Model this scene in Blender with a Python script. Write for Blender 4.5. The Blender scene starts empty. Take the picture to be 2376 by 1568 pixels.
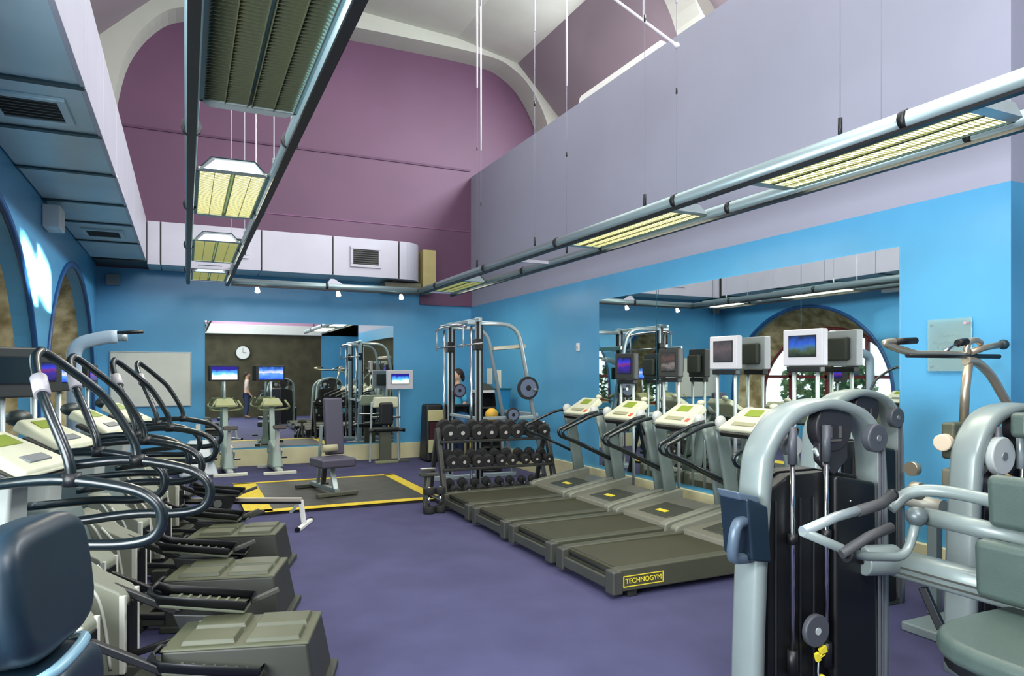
import bpy, bmesh, math, random
from mathutils import Vector, Matrix
random.seed(7)
C = bpy.context.scene.collection
V = Vector
SIN, COS = math.sin(math.radians(25.1)), math.cos(math.radians(25.1))
CH, F, HY = 1.65, 1615.0, 867.0      # camera height, focal length in px of a 2376 frame, horizon row

# ------------------------------------------------------------------ camera
cd = bpy.data.cameras.new('camera'); cam = bpy.data.objects.new('camera', cd); C.objects.link(cam)
cam.location = (0, 0, CH); cam.rotation_euler = (math.pi/2, 0, -math.radians(25.1))
cd.sensor_width = 36.0; cd.lens = F/2376*36.0; cd.shift_y = (HY-784)/2376.0; cd.clip_start = .05; cd.clip_end = 200
bpy.context.scene.camera = cam

# ------------------------------------------------------------------ world, lights, exposure
sc = bpy.context.scene
sc.view_settings.view_transform = 'Standard'; sc.view_settings.look = 'None'
sc.view_settings.gamma = 1.0; sc.view_settings.use_curve_mapping = False
sc.view_settings.exposure = 0.12
w = bpy.data.worlds.new('sky'); sc.world = w; w.use_nodes = True
wb = w.node_tree.nodes['Background']; wb.inputs[0].default_value = (.80, .90, 1.0, 1); wb.inputs[1].default_value = 3.4

def area(name, loc, target, sx, sy, power, col=(1, 1, 1), spread=180):
    l = bpy.data.lights.new(name, 'AREA'); l.shape = 'RECTANGLE'; l.size = sx; l.size_y = sy
    l.energy = power; l.color = col; l.spread = math.radians(spread)
    o = bpy.data.objects.new(name, l); C.objects.link(o); o.location = loc
    o.rotation_euler = (V(target)-V(loc)).to_track_quat('-Z', 'Y').to_euler()
    return o
# assumed daylight into the vault high on the right, by an added lamp, plus unseen fill lights added under the vault and behind
area('skylight_right', (6.6, 7.0, 7.1), (-1.0, 7.5, 1.2), 8, 1.0, 800, (.90, .96, 1.0))
area('vault_lamp', (2.6, 8.5, 7.7), (2.6, 8.5, 0), 4.0, 6.0, 160, (1.0, .97, .93))
area('vault_lamp_entrance', (2.2, 1.6, 7.6), (2.6, 3.2, 0), 4.5, 4.0, 190, (1.0, .97, .93))
area('lobby_lamp', (1.2, -1.2, 4.7), (4.6, 4.2, .9), 3.0, 1.2, 320, (.95, .98, 1.0))  # added out of view to brighten the near right wall
# assumed low sun, made by two narrow lamps added out of view, landing on the left wall under the duct
area('window_daylight', (-1.75, 1.6, 1.75), (5.3, 3.6, .9), 3.2, 1.6, 250, (.93, .97, 1.0), 150)  # added in the unseen first window to brighten the near right wall
for yy in (4.55, 5.32): area('sun_shaft', (6.1, yy, 7.35), (-1.34, yy+3.35, 2.62), .68, .40, 20.0, (1, .99, .95), 1.0)  # the two added beams, with no pane built around them
area('wall_washer', (1.5, 1.0, 5.2), (5.3, 4.0, 4.2), 2.0, 1.0, 60, (1.0, .97, .95))  # added out of view to light the lilac upper right wall

# ------------------------------------------------------------------ materials
MATS = {}
def mat(name, col, rough=.5, metal=0.0, emit=None, estr=1.0, var=0.0, scale=6.0, bump=0.0, bscale=80.0, coat=0.0, spec=None, col2=None):
    if name in MATS: return MATS[name]
    m = bpy.data.materials.new(name); m.use_nodes = True; nt = m.node_tree; b = nt.nodes['Principled BSDF']
    srgb = lambda c: tuple((x/12.92 if x <= .04045 else ((x+.055)/1.055)**2.4) for x in [v/255.0 for v in c])
    c = srgb(col); b.inputs['Base Color'].default_value = (*c, 1)
    b.inputs['Roughness'].default_value = rough; b.inputs['Metallic'].default_value = metal
    if coat: b.inputs['Coat Weight'].default_value = coat
    if spec is not None: b.inputs['Specular IOR Level'].default_value = spec
    tc = nt.nodes.new('ShaderNodeTexCoord')
    if var or col2:
        n = nt.nodes.new('ShaderNodeTexNoise'); n.inputs['Scale'].default_value = scale; n.inputs['Detail'].default_value = 6
        nt.links.new(tc.outputs['Object'], n.inputs['Vector'])
        r = nt.nodes.new('ShaderNodeValToRGB'); r.color_ramp.elements[0].position = .35; r.color_ramp.elements[1].position = .65
        c2 = srgb(col2) if col2 else tuple(min(1, x*(1+var)) for x in c)
        c1 = c if col2 else tuple(x*(1-var) for x in c)
        r.color_ramp.elements[0].color = (*c1, 1); r.color_ramp.elements[1].color = (*c2, 1)
        nt.links.new(n.outputs['Fac'], r.inputs['Fac']); nt.links.new(r.outputs['Color'], b.inputs['Base Color'])
    if bump:
        n2 = nt.nodes.new('ShaderNodeTexNoise'); n2.inputs['Scale'].default_value = bscale; n2.inputs['Detail'].default_value = 4
        nt.links.new(tc.outputs['Object'], n2.inputs['Vector'])
        bp = nt.nodes.new('ShaderNodeBump'); bp.inputs['Strength'].default_value = bump; bp.inputs['Distance'].default_value = .01
        nt.links.new(n2.outputs['Fac'], bp.inputs['Height']); nt.links.new(bp.outputs['Normal'], b.inputs['Normal'])
    if emit:
        b.inputs['Emission Color'].default_value = (*srgb(emit), 1); b.inputs['Emission Strength'].default_value = estr
    MATS[name] = m; return m

blue = mat('blue_paint', (80, 154, 196), .36, var=.05, scale=1.2, bump=.04, bscale=60)
lilac = mat('lilac_paint', (150, 153, 170), .6, var=.03, scale=1.0, bump=.04)
purple = mat('purple_paint', (100, 66, 92), .55, var=.07, scale=.8, bump=.04)
mauve = mat('mauve_paint', (140, 128, 134), .7, var=.04, scale=1.0)
cream = mat('cream_plaster', (186, 188, 176), .8, var=.03, scale=2, bump=.05, bscale=30)
ducty = mat('white_duct_metal', (188, 186, 196), .42, .1, var=.03, scale=2)
ductu = mat('blue_grey_duct_metal', (190, 214, 220), .32, .15, var=.08, scale=1.5)
beige = mat('beige_skirting', (205, 200, 160), .6, var=.08, scale=3)
carpet = mat('purple_carpet', (74, 74, 108), .9, var=.10, scale=2.2, bump=.4, bscale=400, spec=.25)
stone = mat('rough_stone', (128, 114, 76), .9, scale=5, bump=.8, bscale=14, col2=(196, 182, 142))
darkst = mat('dark_brown_plaster', (62, 58, 40), .8, scale=2.5, bump=.4, bscale=12, col2=(80, 75, 54))
maroon = mat('maroon_frame_paint', (112, 34, 40), .5, var=.08)
glassm = mat('window_glass', (220, 235, 235), .02); glassm.node_tree.nodes['Principled BSDF'].inputs['Transmission Weight'].default_value = 1.0
mirror = mat('silvered_mirror', (226, 232, 228), .015, 1.0)
leaf = mat('leaf_green', (46, 84, 34), .8, scale=30, col2=(120, 150, 84), bump=.6, bscale=20)
white = mat('white_paint', (225, 226, 222), .45, var=.02)
board = mat('whiteboard_face', (205, 207, 196), .35, var=.02)
steel = mat('light_grey_steel', (176, 190, 192), .33, .45, var=.04)
frameg = mat('silver_grey_enamel', (132, 145, 143), .34, .15, var=.05, scale=4)
chrome = mat('chrome', (205, 205, 205), .16, 1.0)
tanst = mat('brushed_tan_steel', (196, 184, 160), .3, .75)
blk = mat('black_plastic', (16, 18, 20), .45, var=.1)
blkrub = mat('black_rubber', (30, 31, 31), .75, var=.15, scale=20)
dgrey = mat('dark_grey_plastic', (62, 64, 58), .5, var=.08)
tealblk = mat('teal_black_tube', (17, 28, 32), .3, .1, coat=.3)
olive = mat('olive_treadbelt', (50, 51, 30), .6, var=.08, scale=5, bump=.15, bscale=200)
oliveed = mat('olive_grey_side_rail', (68, 70, 56), .45, var=.06)
olvbox = mat('olive_grey_housing', (74, 78, 58), .5, var=.06, scale=3)
dkbox = mat('dark_olive_housing', (52, 56, 46), .5, var=.08)
greyup = mat('grey_green_upright', (112, 126, 122), .4, .2, var=.05)
creamc = mat('cream_console', (200, 202, 176), .4, var=.04)
greyc = mat('pale_grey_shell', (176, 182, 176), .4, var=.04)
lcd = mat('green_display', (130, 150, 40), .3)
orange = mat('orange_button', (220, 90, 60), .4)
slate = mat('slate_green_vinyl', (72, 88, 82), .42, var=.05, bump=.15, bscale=150)
bluepad = mat('dark_blue_vinyl', (15, 34, 46), .42, var=.1)
yel = mat('yellow_marking', (214, 188, 44), .6, var=.1, scale=20)
yelp = mat('yellow_plastic', (226, 210, 60), .4)
matm = mat('black_rubber_mat', (58, 58, 50), .55, var=.25, scale=6, bump=.3, bscale=100)
tubeL = mat('lit_lamp_tube', (255, 246, 190), .5, emit=(255, 243, 178), estr=2.6)
tubeD = mat('dim_lamp_tube', (210, 190, 80), .5, emit=(220, 190, 60), estr=.25)
louvre = mat('louvre_metal', (120, 128, 104), .3, .7)
padblk = mat('black_vinyl', (24, 26, 30), .4)
lav = mat('grey_purple_vinyl', (72, 70, 86), .5)
skin = mat('skin', (205, 160, 130), .6)
hair = mat('dark_hair', (36, 26, 22), .7)
topb = mat('light_blue_cloth', (70, 165, 205), .8)
jean = mat('dark_blue_cloth', (38, 52, 84), .85)
paper = mat('paper', (225, 222, 205), .8)
acryl = mat('clear_acrylic', (205, 232, 228), .05); acryl.node_tree.nodes['Principled BSDF'].inputs['Transmission Weight'].default_value = .75
inkm = mat('grey_print', (110, 140, 145), .6)

def screen_mat(name, bands, strength=1.3):
    m = bpy.data.materials.new(name); m.use_nodes = True; nt = m.node_tree; b = nt.nodes['Principled BSDF']
    tc = nt.nodes.new('ShaderNodeTexCoord'); sp = nt.nodes.new('ShaderNodeSeparateXYZ'); nt.links.new(tc.outputs['Generated'], sp.inputs[0])
    n = nt.nodes.new('ShaderNodeTexNoise'); n.inputs['Scale'].default_value = 3.2; nt.links.new(tc.outputs['Generated'], n.inputs['Vector'])
    ma = nt.nodes.new('ShaderNodeMath'); ma.operation = 'MULTIPLY_ADD'; ma.inputs[1].default_value = .5; nt.links.new(n.outputs['Fac'], ma.inputs[0]); nt.links.new(sp.outputs['Z'], ma.inputs[2])
    sb = nt.nodes.new('ShaderNodeMath'); sb.operation = 'SUBTRACT'; sb.inputs[1].default_value = .25; nt.links.new(ma.outputs[0], sb.inputs[0])
    r = nt.nodes.new('ShaderNodeValToRGB'); cr = r.color_ramp
    while len(cr.elements) > 1: cr.elements.remove(cr.elements[-1])
    for i, (p, c) in enumerate(bands):
        e = cr.elements[0] if i == 0 else cr.elements.new(p)
        e.position = p; e.color = tuple((v/255.0)**2.2 for v in c)+(1,)
    nt.links.new(sb.outputs[0], r.inputs['Fac']); nt.links.new(r.outputs['Color'], b.inputs['Emission Color'])
    b.inputs['Base Color'].default_value = (.01, .01, .01, 1); b.inputs['Emission Strength'].default_value = strength; b.inputs['Roughness'].default_value = .2
    return m
scr_beach = screen_mat('beach_picture', [(0, (225, 225, 215)), (.3, (235, 240, 235)), (.42, (110, 200, 250)), (.62, (70, 140, 235)), (.8, (30, 20, 130))])
scr_blue = screen_mat('bright_blue_picture', [(0, (40, 80, 220)), (.4, (90, 150, 250)), (.55, (215, 210, 210)), (.75, (80, 140, 250)), (1, (20, 60, 120))])
scr_indigo = screen_mat('indigo_picture', [(0, (30, 20, 90)), (.4, (60, 30, 170)), (.55, (140, 40, 120)), (.7, (50, 60, 235)), (1, (10, 20, 60))], .8)
scr_grey = screen_mat('grey_figure_picture', [(0, (25, 28, 26)), (.35, (150, 140, 135)), (.5, (60, 56, 54)), (.65, (110, 80, 78)), (1, (50, 58, 54))], .6)
scr_brown = screen_mat('dim_mauve_picture', [(0, (40, 30, 34)), (.4, (74, 58, 64)), (.6, (96, 76, 80)), (1, (52, 40, 46))], .7)
scr_land = screen_mat('landscape_picture', [(0, (20, 30, 22)), (.3, (70, 90, 60)), (.45, (60, 110, 170)), (.6, (40, 90, 210)), (1, (12, 24, 60))], .9)
scr_off = mat('dark_screen', (18, 30, 34), .2)

# ------------------------------------------------------------------ mesh builder
class MB:
    def __init__(s): s.bm = bmesh.new(); s.sm = set()
    def _faces(s, vs, fs, smooth=False):
        v = [s.bm.verts.new(p) for p in vs]
        for f in fs:
            try:
                fc = s.bm.faces.new([v[i] for i in f]); fc.smooth = smooth
            except ValueError: pass
        return s
    def box(s, x0, x1, y0, y1, z0, z1, M=None):
        p = [V((x, y, z)) for x in (x0, x1) for y in (y0, y1) for z in (z0, z1)]
        if M is not None: p = [M @ q for q in p]
        return s._faces(p, [(0, 1, 3, 2), (4, 6, 7, 5), (0, 4, 5, 1), (2, 3, 7, 6), (0, 2, 6, 4), (1, 5, 7, 3)])
    def bar(s, a, b, w, h=None, up=(0, 0, 1)):
        h = h or w; a, b = V(a), V(b); d = (b-a); L = d.length; d.normalize(); u = V(up)
        if abs(d.dot(u)) > .98: u = V((0, 1, 0))
        sx = d.cross(u).normalized(); uu = sx.cross(d)
        M = Matrix(((sx.x, d.x, uu.x, a.x), (sx.y, d.y, uu.y, a.y), (sx.z, d.z, uu.z, a.z), (0, 0, 0, 1)))
        return s.box(-w/2, w/2, 0, L, -h/2, h/2, M)
    def hexa(s, bot, top):
        return s._faces([V(p) for p in bot]+[V(p) for p in top], [(3, 2, 1, 0), (4, 5, 6, 7), (0, 1, 5, 4), (1, 2, 6, 5), (2, 3, 7, 6), (3, 0, 4, 7)])
    def prism(s, pts, a, b, axis='y'):
        f = {'y': lambda p, t: V((p[0], t, p[1])), 'x': lambda p, t: V((t, p[0], p[1])), 'z': lambda p, t: V((p[0], p[1], t))}[axis]
        n = len(pts)
        vs = [f(p, a) for p in pts]+[f(p, b) for p in pts]
        return s._faces(vs, [tuple(range(n))[::-1], tuple(range(n, 2*n))]+[(i, (i+1) % n, (i+1) % n+n, i+n) for i in range(n)])
    def sweep(s, path, w, h=None, n=10, up=(0, 0, 1), rnd=2.0, closed=False, cap=True, prof=None):
        h = h or w; P = [V(p) for p in path]; N = len(P); rings = []
        prev = None
        for i, p in enumerate(P):
            if closed: d = (P[(i+1) % N]-P[i-1])
            else: d = (P[min(i+1, N-1)]-P[max(i-1, 0)])
            d.normalize()
            if prev is None:
                u = V(up)
                if abs(d.dot(u)) > .97: u = V((0, 1, 0)) if abs(d.y) < .9 else V((1, 0, 0))
                sx = d.cross(u).normalized()
            else:
                sx = (prev-d*prev.dot(d)).normalized()
            prev = sx; uu = sx.cross(d)
            ring = []; ws = prof(i/(N-1)) if prof else 1.0
            for k in range(n):
                a = 2*math.pi*k/n; c, q = math.cos(a), math.sin(a)
                c = math.copysign(abs(c)**(2/rnd), c); q = math.copysign(abs(q)**(2/rnd), q)
                ring.append(s.bm.verts.new(p+sx*c*w*ws/2+uu*q*h/2))
            rings.append(ring)
        R = range(N if closed else N-1)
        for i in R:
            a, b = rings[i], rings[(i+1) % N]
            for k in range(n):
                fc = s.bm.faces.new((a[k], a[(k+1) % n], b[(k+1) % n], b[k])); fc.smooth = True
        if cap and not closed:
            s.bm.faces.new(rings[0][::-1]); s.bm.faces.new(rings[-1])
        return s
    def cyl(s, a, b, r, n=16, r2=None):
        a, b = V(a), V(b); d = (b-a).normalized(); u = V((0, 0, 1)) if abs(d.z) < .9 else V((1, 0, 0))
        sx = d.cross(u).normalized(); uy = sx.cross(d); r2 = r if r2 is None else r2
        A = [s.bm.verts.new(a+(sx*math.cos(t)+uy*math.sin(t))*r) for t in [2*math.pi*k/n for k in range(n)]]
        B = [s.bm.verts.new(b+(sx*math.cos(t)+uy*math.sin(t))*r2) for t in [2*math.pi*k/n for k in range(n)]]
        for k in range(n):
            fc = s.bm.faces.new((A[k], A[(k+1) % n], B[(k+1) % n], B[k])); fc.smooth = True
        s.bm.faces.new(A[::-1]); s.bm.faces.new(B); return s
    def ball(s, c, r, sz=(1, 1, 1), n=14):
        M = Matrix.Translation(V(c)) @ Matrix.Diagonal((sz[0], sz[1], sz[2], 1))
        g = bmesh.ops.create_uvsphere(s.bm, u_segments=n, v_segments=max(6, n//2+1), radius=r, matrix=M)
        for v in g['verts']:
            for f in v.link_faces: f.smooth = True
        return s
    def build(s, name, m, parent=None, bev=0.0, seg=2, sub=0):
        bmesh.ops.recalc_face_normals(s.bm, faces=s.bm.faces)
        me = bpy.data.meshes.new(name); s.bm.to_mesh(me); s.bm.free(); me.materials.append(m)
        o = bpy.data.objects.new(name, me); C.objects.link(o)
        if parent is not None: o.parent = parent
        if bev:
            b = o.modifiers.new('bevel', 'BEVEL'); b.width = bev; b.segments = seg; b.limit_method = 'ANGLE'; b.angle_limit = math.radians(35)
            if bev > .008:
                for p in me.polygons: p.use_smooth = True
                b.harden_normals = True
        if sub:
            b = o.modifiers.new('subd', 'SUBSURF'); b.levels = sub; b.render_levels = sub
        return o

def curve(pts, n=6):
    P = [V(p) for p in pts]; out = []
    for i in range(len(P)-1):
        p0 = P[i-1] if i else P[0]*2-P[1]; p1, p2 = P[i], P[i+1]; p3 = P[i+2] if i+2 < len(P) else P[-1]*2-P[-2]
        for k in range(n):
            t = k/n
            out.append(.5*((2*p1)+(p2-p0)*t+(2*p0-5*p1+4*p2-p3)*t*t+(3*p1-p0-3*p2+p3)*t**3))
    out.append(P[-1]); return out
def fillet(pts, r=.06, n=5):
    P = [V(p) for p in pts]; out = [P[0]]
    for i in range(1, len(P)-1):
        a, b, c = P[i-1], P[i], P[i+1]; l = min(r, (a-b).length*.45, (c-b).length*.45)
        s, e = b+(a-b).normalized()*l, b+(c-b).normalized()*l
        for k in range(n+1):
            t = k/n; out.append(s*(1-t)**2+b*2*t*(1-t)+e*t*t)
    out.append(P[-1]); return out
def at(px, py, X=None, Y=None, Z=None, d=None):
    t = (px-1188)/F; dx, dy, dz = SIN+t*COS, COS-t*SIN, (HY-py)/F
    if d is None: d = X/dx if X is not None else (Y/dy if Y is not None else (Z-CH)/dz)
    return V((dx*d, dy*d, CH+dz*d))
def thing(name, label, cat, loc=(0, 0, 0), rz=0, group=None):
    o = bpy.data.objects.new(name, None); C.objects.link(o); o.empty_display_size = .1
    o.location = loc; o.rotation_euler = (0, 0, rz); o['label'] = label; o['category'] = cat
    if group: o['group'] = group
    return o
def tag(o, label, cat, group=None, kind=None):
    o['label'] = label; o['category'] = cat
    if group: o['group'] = group
    if kind: o['kind'] = kind
    return o
def struct(o, label=None):
    o['kind'] = 'structure'
    if label: o['label'] = label
    return o
KIDS = {}
def dup(root, loc, rz=None, label=None):
    r = root.copy(); C.objects.link(r); r.location = loc
    if rz is not None: r.rotation_euler = (0, 0, rz)
    if label: r['label'] = label
    def rec(src, dst):
        for ch in [o for o in ALLOBJ if o.parent == src]:
            c = ch.copy(); C.objects.link(c); c.parent = dst; rec(ch, c)
    ALLOBJ = list(bpy.data.objects)
    rec(root, r); return r
def text(body, size, name, m, parent, M, ext=.002):
    cu = bpy.data.curves.new(name, 'FONT'); cu.body = body; cu.size = size; cu.extrude = ext; cu.align_x = 'CENTER'; cu.align_y = 'CENTER'
    tmp = bpy.data.objects.new(name, cu); C.objects.link(tmp); bpy.context.view_layer.update()
    me = bpy.data.meshes.new_from_object(tmp); bpy.data.objects.remove(tmp); bpy.data.curves.remove(cu)
    me.materials.append(m) if not me.materials else None
    me.materials.clear(); me.materials.append(m)
    o = bpy.data.objects.new(name, me); C.objects.link(o); o.matrix_local = M
    if parent is not None: o.parent = parent
    return o

# ================================================================== SETTING
XL, XR, YB, YF = -1.34, 5.30, 13.3, -1.6
ZP = 3.02                                   # top of the blue paint
REC = 8.2                                   # far side of the recess right of the camera
struct(MB().box(XL-.9, REC+.2, YF-.2, YB+.2, -.12, 0).build('floor', carpet), 'purple carpet floor')
# back wall: blue below, purple above
wbk = struct(MB().box(XL-.3, XR+.3, YB, YB+.2, 0, ZP+.40).build('wall_back', blue), 'blue back wall')
wbu = struct(MB().box(XL-.3, 7.4, YB, YB+.2, ZP+.40, 9).build('wall_back_upper', purple), 'purple upper back wall under the vault')
MB().box(-1.3, XR-.02, YB-.02, YB, 5.79, 5.83).build('picture_rail', mat('dark_purple_paint', (84, 48, 78), .6), wbu)
MB().box(1.0, XR-.02, YB-.012, YB, 4.55, 4.57).build('cable_line', mat('mid_purple_paint', (120, 76, 112), .6), wbu)
MB().box(4.2, XR, YB-.05, YB, ZP-.0, ZP+.40).build('paint_band', purple, wbk)
# right wall with its lilac upper part and the ledge
wr = struct(MB().box(XR, XR+.25, 2.97, YB, 0, ZP).build('wall_right', blue), 'blue right wall')
struct(MB().box(XR, XR+.25, 2.97, YB, ZP, 5.68).build('wall_right_upper', lilac), 'lilac upper right wall')
struct(MB().box(XR+.25, 7.3, YF, YB, 5.45, 5.66).build('trim_1', mauve), 'ledge behind the lilac wall')
struct(MB().box(XR+.25, REC, 2.97, 3.17, 0, ZP).build('wall_recess', blue), 'blue return wall of the recess')
struct(MB().box(XR+.25, REC, 2.97, 3.17, ZP, 5.45).build('wall_recess_upper', mat('mauve_dark', (128, 98, 126), .6)), 'mauve upper return wall of the recess')
struct(MB().box(REC, REC+.2, YF, 3.17, 0, 9).build('wall_recess_side', blue), 'blue side wall of the recess')
struct(MB().box(XR+.25, REC, YF, 2.97, 3.6, 3.8).build('ceiling_recess', cream), 'low ceiling of the recess')
# wall behind the camera
wf = struct(MB().box(XL-.9, 4.85, YF-.2, YF, 0, 3.15).build('wall_entrance', darkst), 'dark brown entrance wall')
struct(MB().box(4.85, REC+.2, YF-.2, YF, 0, 3.6).build('wall_entrance_blue', blue), 'blue part of the entrance wall')
struct(MB().box(XL-.9, REC+.2, YF-.2, YF, 3.15, 9).build('wall_entrance_upper', mat('pink_lilac_paint', (186, 146, 176), .6)), 'pink-lilac upper entrance wall')
MB().box(XL, 4.85, YF, YF+.14, 3.15, 3.5).build('cornice', white, wf, .01)
# skirtings
struct(MB().box(XL, XR, YB-.05, YB, 0, .30).build('baseboard_back', beige, None, .006), 'tall beige skirting along the back wall')
struct(MB().box(XR-.05, XR, 2.97, YB-.05, 0, .31).build('baseboard_right', beige, None, .006), 'tall beige skirting along the right wall')

# left wall with three arched openings
ARCH = [(1.6, 2.1), (6.2, 2.1), (10.8, 2.1)]
ZS, ZA, SILL = 1.2, 3.08, .75
def arch_pts(c, hw, zs, za, n=28):
    return [(c+hw*-math.cos(math.pi*k/n), zs+(za-zs)*math.sin(math.pi*k/n)) for k in range(n+1)]
def arch_wall(mb, X0, X1, hw_k=1.0, top=3.6):
    ys = [YF]
    for c, hw in ARCH: ys += [c-hw, c+hw]
    ys.append(YB)
    for i in range(0, len(ys)-1, 2):
        if ys[i+1] > ys[i]: mb.box(X0, X1, ys[i], ys[i+1], 0, top)
    for c, hw in ARCH:
        mb.box(X0, X1, c-hw, c+hw, 0, SILL)
        mb.box(X0, X1, c-hw, c-hw+.0005, SILL, ZS)
        P = arch_pts(c, hw, ZS, ZA)
        for a, b in zip(P, P[1:]):
            vs = [V((X, y, z)) for X in (X0, X1) for (y, z) in ((a[0], a[1]), (b[0], b[1]), (b[0], top), (a[0], top))]
            mb._faces(vs, [(0, 1, 2, 3), (7, 6, 5, 4), (0, 4, 5, 1), (3, 2, 6, 7)])
    return mb
struct(arch_wall(MB(), XL-.16, XL).build('wall_left', blue), 'blue left wall with arched openings')
struct(MB().box(XL-1.1, XL, YF, YB, 3.6, 3.7).build('trim_2', blue))
for i, (c, hw) in enumerate(ARCH):
    # splayed stone reveal behind the blue wall, then the glazed frame
    m = MB()
    A = arch_pts(c, hw, ZS, ZA); B = arch_pts(c, hw*.86, ZS-.05, ZA-.45)
    A = [(c-hw, SILL)]+A+[(c+hw, SILL)]; B = [(c-hw*.86, SILL)]+B+[(c+hw*.86, SILL)]
    X0, X1 = XL-.16, XL-.75
    for a, b, a2, b2 in zip(A, A[1:], B, B[1:]):
        m._faces([V((X0, *a)), V((X0, *b)), V((X1, *b2)), V((X1, *a2))], [(0, 1, 2, 3)])
        oa = (a[0]+(a[0]-c)*.25, a[1]+.4); ob = (b[0]+(b[0]-c)*.25, b[1]+.4)
        m._faces([V((X1, *a2)), V((X1, *b2)), V((X1, *ob)), V((X1, *oa))], [(0, 1, 2, 3)])
    m.box(X1, X0, c-hw, c+hw, SILL-.1, SILL)
    wd = struct(m.build('window_%d' % (i+1), stone), 'arched window opening with rough stone reveal')
    fr = MB()
    Bf = B; path = [V((X1+.04, *p)) for p in Bf]
    fr.sweep(path, .09, .09, n=4, rnd=8)
    for k in (-.5, 0, .5):
        y = c+hw*.86*k*1.1; zt = ZS-.05+(ZA-.45-ZS+.05)*math.sqrt(max(0, 1-(k*1.1)**2))
        fr.box(X1+.0, X1+.08, y-.035, y+.035, SILL, zt)
    fr.box(X1, X1+.08, c-hw*.86, c+hw*.86, 1.55, 1.62); fr.box(X1, X1+.08, c-hw*.86, c+hw*.86, SILL, SILL+.08)
    fr.build('window_frame', maroon, wd)
    g = MB(); g.prism([p for p in B], X1+.03, X1+.036, 'x'); g.build('window_glass', glassm, wd)
    # thin rim of the opening, its dark blue stands in for shade on the reveal
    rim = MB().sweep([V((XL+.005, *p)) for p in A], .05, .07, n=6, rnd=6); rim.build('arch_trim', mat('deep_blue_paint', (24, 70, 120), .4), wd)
struct(MB().box(XL-3.4, XL-.9, YF-1, YB+1, -.2, -.02).build('ground_outside', mat('courtyard_paving', (150, 150, 140), .9, var=.1)), 'paved courtyard outside the windows')
# planting outside
for i, (y, s) in enumerate([(0.6, .9), (2.4, 1.1), (4.9, 1.0), (6.6, .85), (8.0, 1.15), (9.5, 1.0), (11.4, .9), (12.8, 1.05)]):
    r = random.Random(i+20); t = thing('garden_bush', ['low dark bush outside the first window', 'round bush outside the first window', 'bush outside the middle window, nearest the camera', 'small bush below the middle window', 'tall bush outside between the middle and far windows', 'bush outside the far window, its near side', 'small bush outside the far window, its far side', 'bush beyond the far window by the corner'][i], 'bush', (XL-2.3, y, -.02))
    m = MB()
    for k in range(620):
        th, ph = r.uniform(0, 6.28), r.uniform(-.9, 1.5); R = s*r.uniform(.4, .62)
        p = V((math.cos(th)*math.cos(ph)*R*.8, math.sin(th)*math.cos(ph)*R, 1.25*s+math.sin(ph)*R*1.4))
        q = V((r.uniform(-1, 1), r.uniform(-1, 1), r.uniform(-1, 1))).normalized(); e = q.orthogonal().normalized(); l = .12
        m._faces([p-q*l, p+e*l*.45, p+q*l, p-e*l*.45], [(0, 1, 2, 3)])
    m.build('foliage', leaf, t); MB().cyl((0, 0, 0), (0, 0, 1.2*s), .05, 8).build('stem', stone, t)

# vault
LEFT = [(XL, 3.7), (-1.34, 6.0), (-1.26, 7.0), (-.3, 7.95)]
TOP = [(-.3, 7.95), (1.0, 8.2), (2.9, 8.3), (4.8, 8.2), (6.1, 7.95)]
RIGHT = [(6.1, 7.95), (7.06, 7.0), (7.2, 5.5)]
def shell(prof, y0, y1, name, m, th=.15, lab=None):
    b = MB(); n = len(prof)
    cx, cz = 2.9, 4.0
    outer = [(x+(x-cx)*.03, z+(z-cz)*.03+.0) for x, z in prof]
    for i in range(n-1):
        a, c, d, e = prof[i], prof[i+1], outer[i+1], outer[i]
        vs = [V((p[0], y, p[1])) for y in (y0, y1) for p in (a, c, d, e)]
        b._faces(vs, [(0, 1, 2, 3), (7, 6, 5, 4), (0, 4, 5, 1), (1, 5, 6, 2), (2, 6, 7, 3), (3, 7, 4, 0)])
    return struct(b.build(name, m), lab)
shell(TOP, YF, YB, 'ceiling', cream, lab='cream vaulted ceiling')
shell(LEFT, YF, YB, 'wall_left_upper', mauve, lab='mauve-grey left side of the vault')
shell(RIGHT, YF, YB, 'wall_vault_right', mauve, lab='mauve-grey right side of the vault')
INN = [(-1.08, 5.6), (-1.04, 6.08), (-.86, 6.84), (-.47, 7.45), (0.0, 7.74), (1.0, 7.9), (2.4, 7.98), (4.2, 8.0), (5.5, 7.97), (6.0, 7.82), (6.4, 7.5), (6.76, 6.88), (6.86, 6.2), (6.88, 5.6)]
OUT = [(-1.4, 5.6), (-1.4, 6.1), (-1.32, 7.0), (-.9, 7.5), (-.3, 8.02), (1.0, 8.28), (2.4, 8.36), (4.2, 8.32), (5.5, 8.12), (6.15, 8.0), (6.7, 7.55), (7.1, 7.05), (7.2, 6.2), (7.22, 5.6)]
INN = [(p.x, p.y) for p in curve([(x, z, 0) for x, z in INN], 4)]; OUT = [(p.x, p.y) for p in curve([(x, z, 0) for x, z in OUT], 4)]
def rib(y0, y1, n):
    b = MB()
    for i in range(len(INN)-1):
        vs = [V((p[0], y, p[1])) for y in (y0, y1) for p in (INN[i], INN[i+1], OUT[i+1], OUT[i])]
        b._faces(vs, [(0, 1, 2, 3), (7, 6, 5, 4), (0, 4, 5, 1), (1, 5, 6, 2), (2, 6, 7, 3), (3, 7, 4, 0)])
    struct(b.build('trim_%d' % n, cream), 'cream rib of the vault')
rib(12.75, YB, 3); rib(8.0, 8.55, 4); rib(3.2, 3.75, 5)
# left column below left vault side
struct(MB().box(XL-.2, XL, YF, YB, 3.6, 3.75).build('trim_6', blue))

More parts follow.
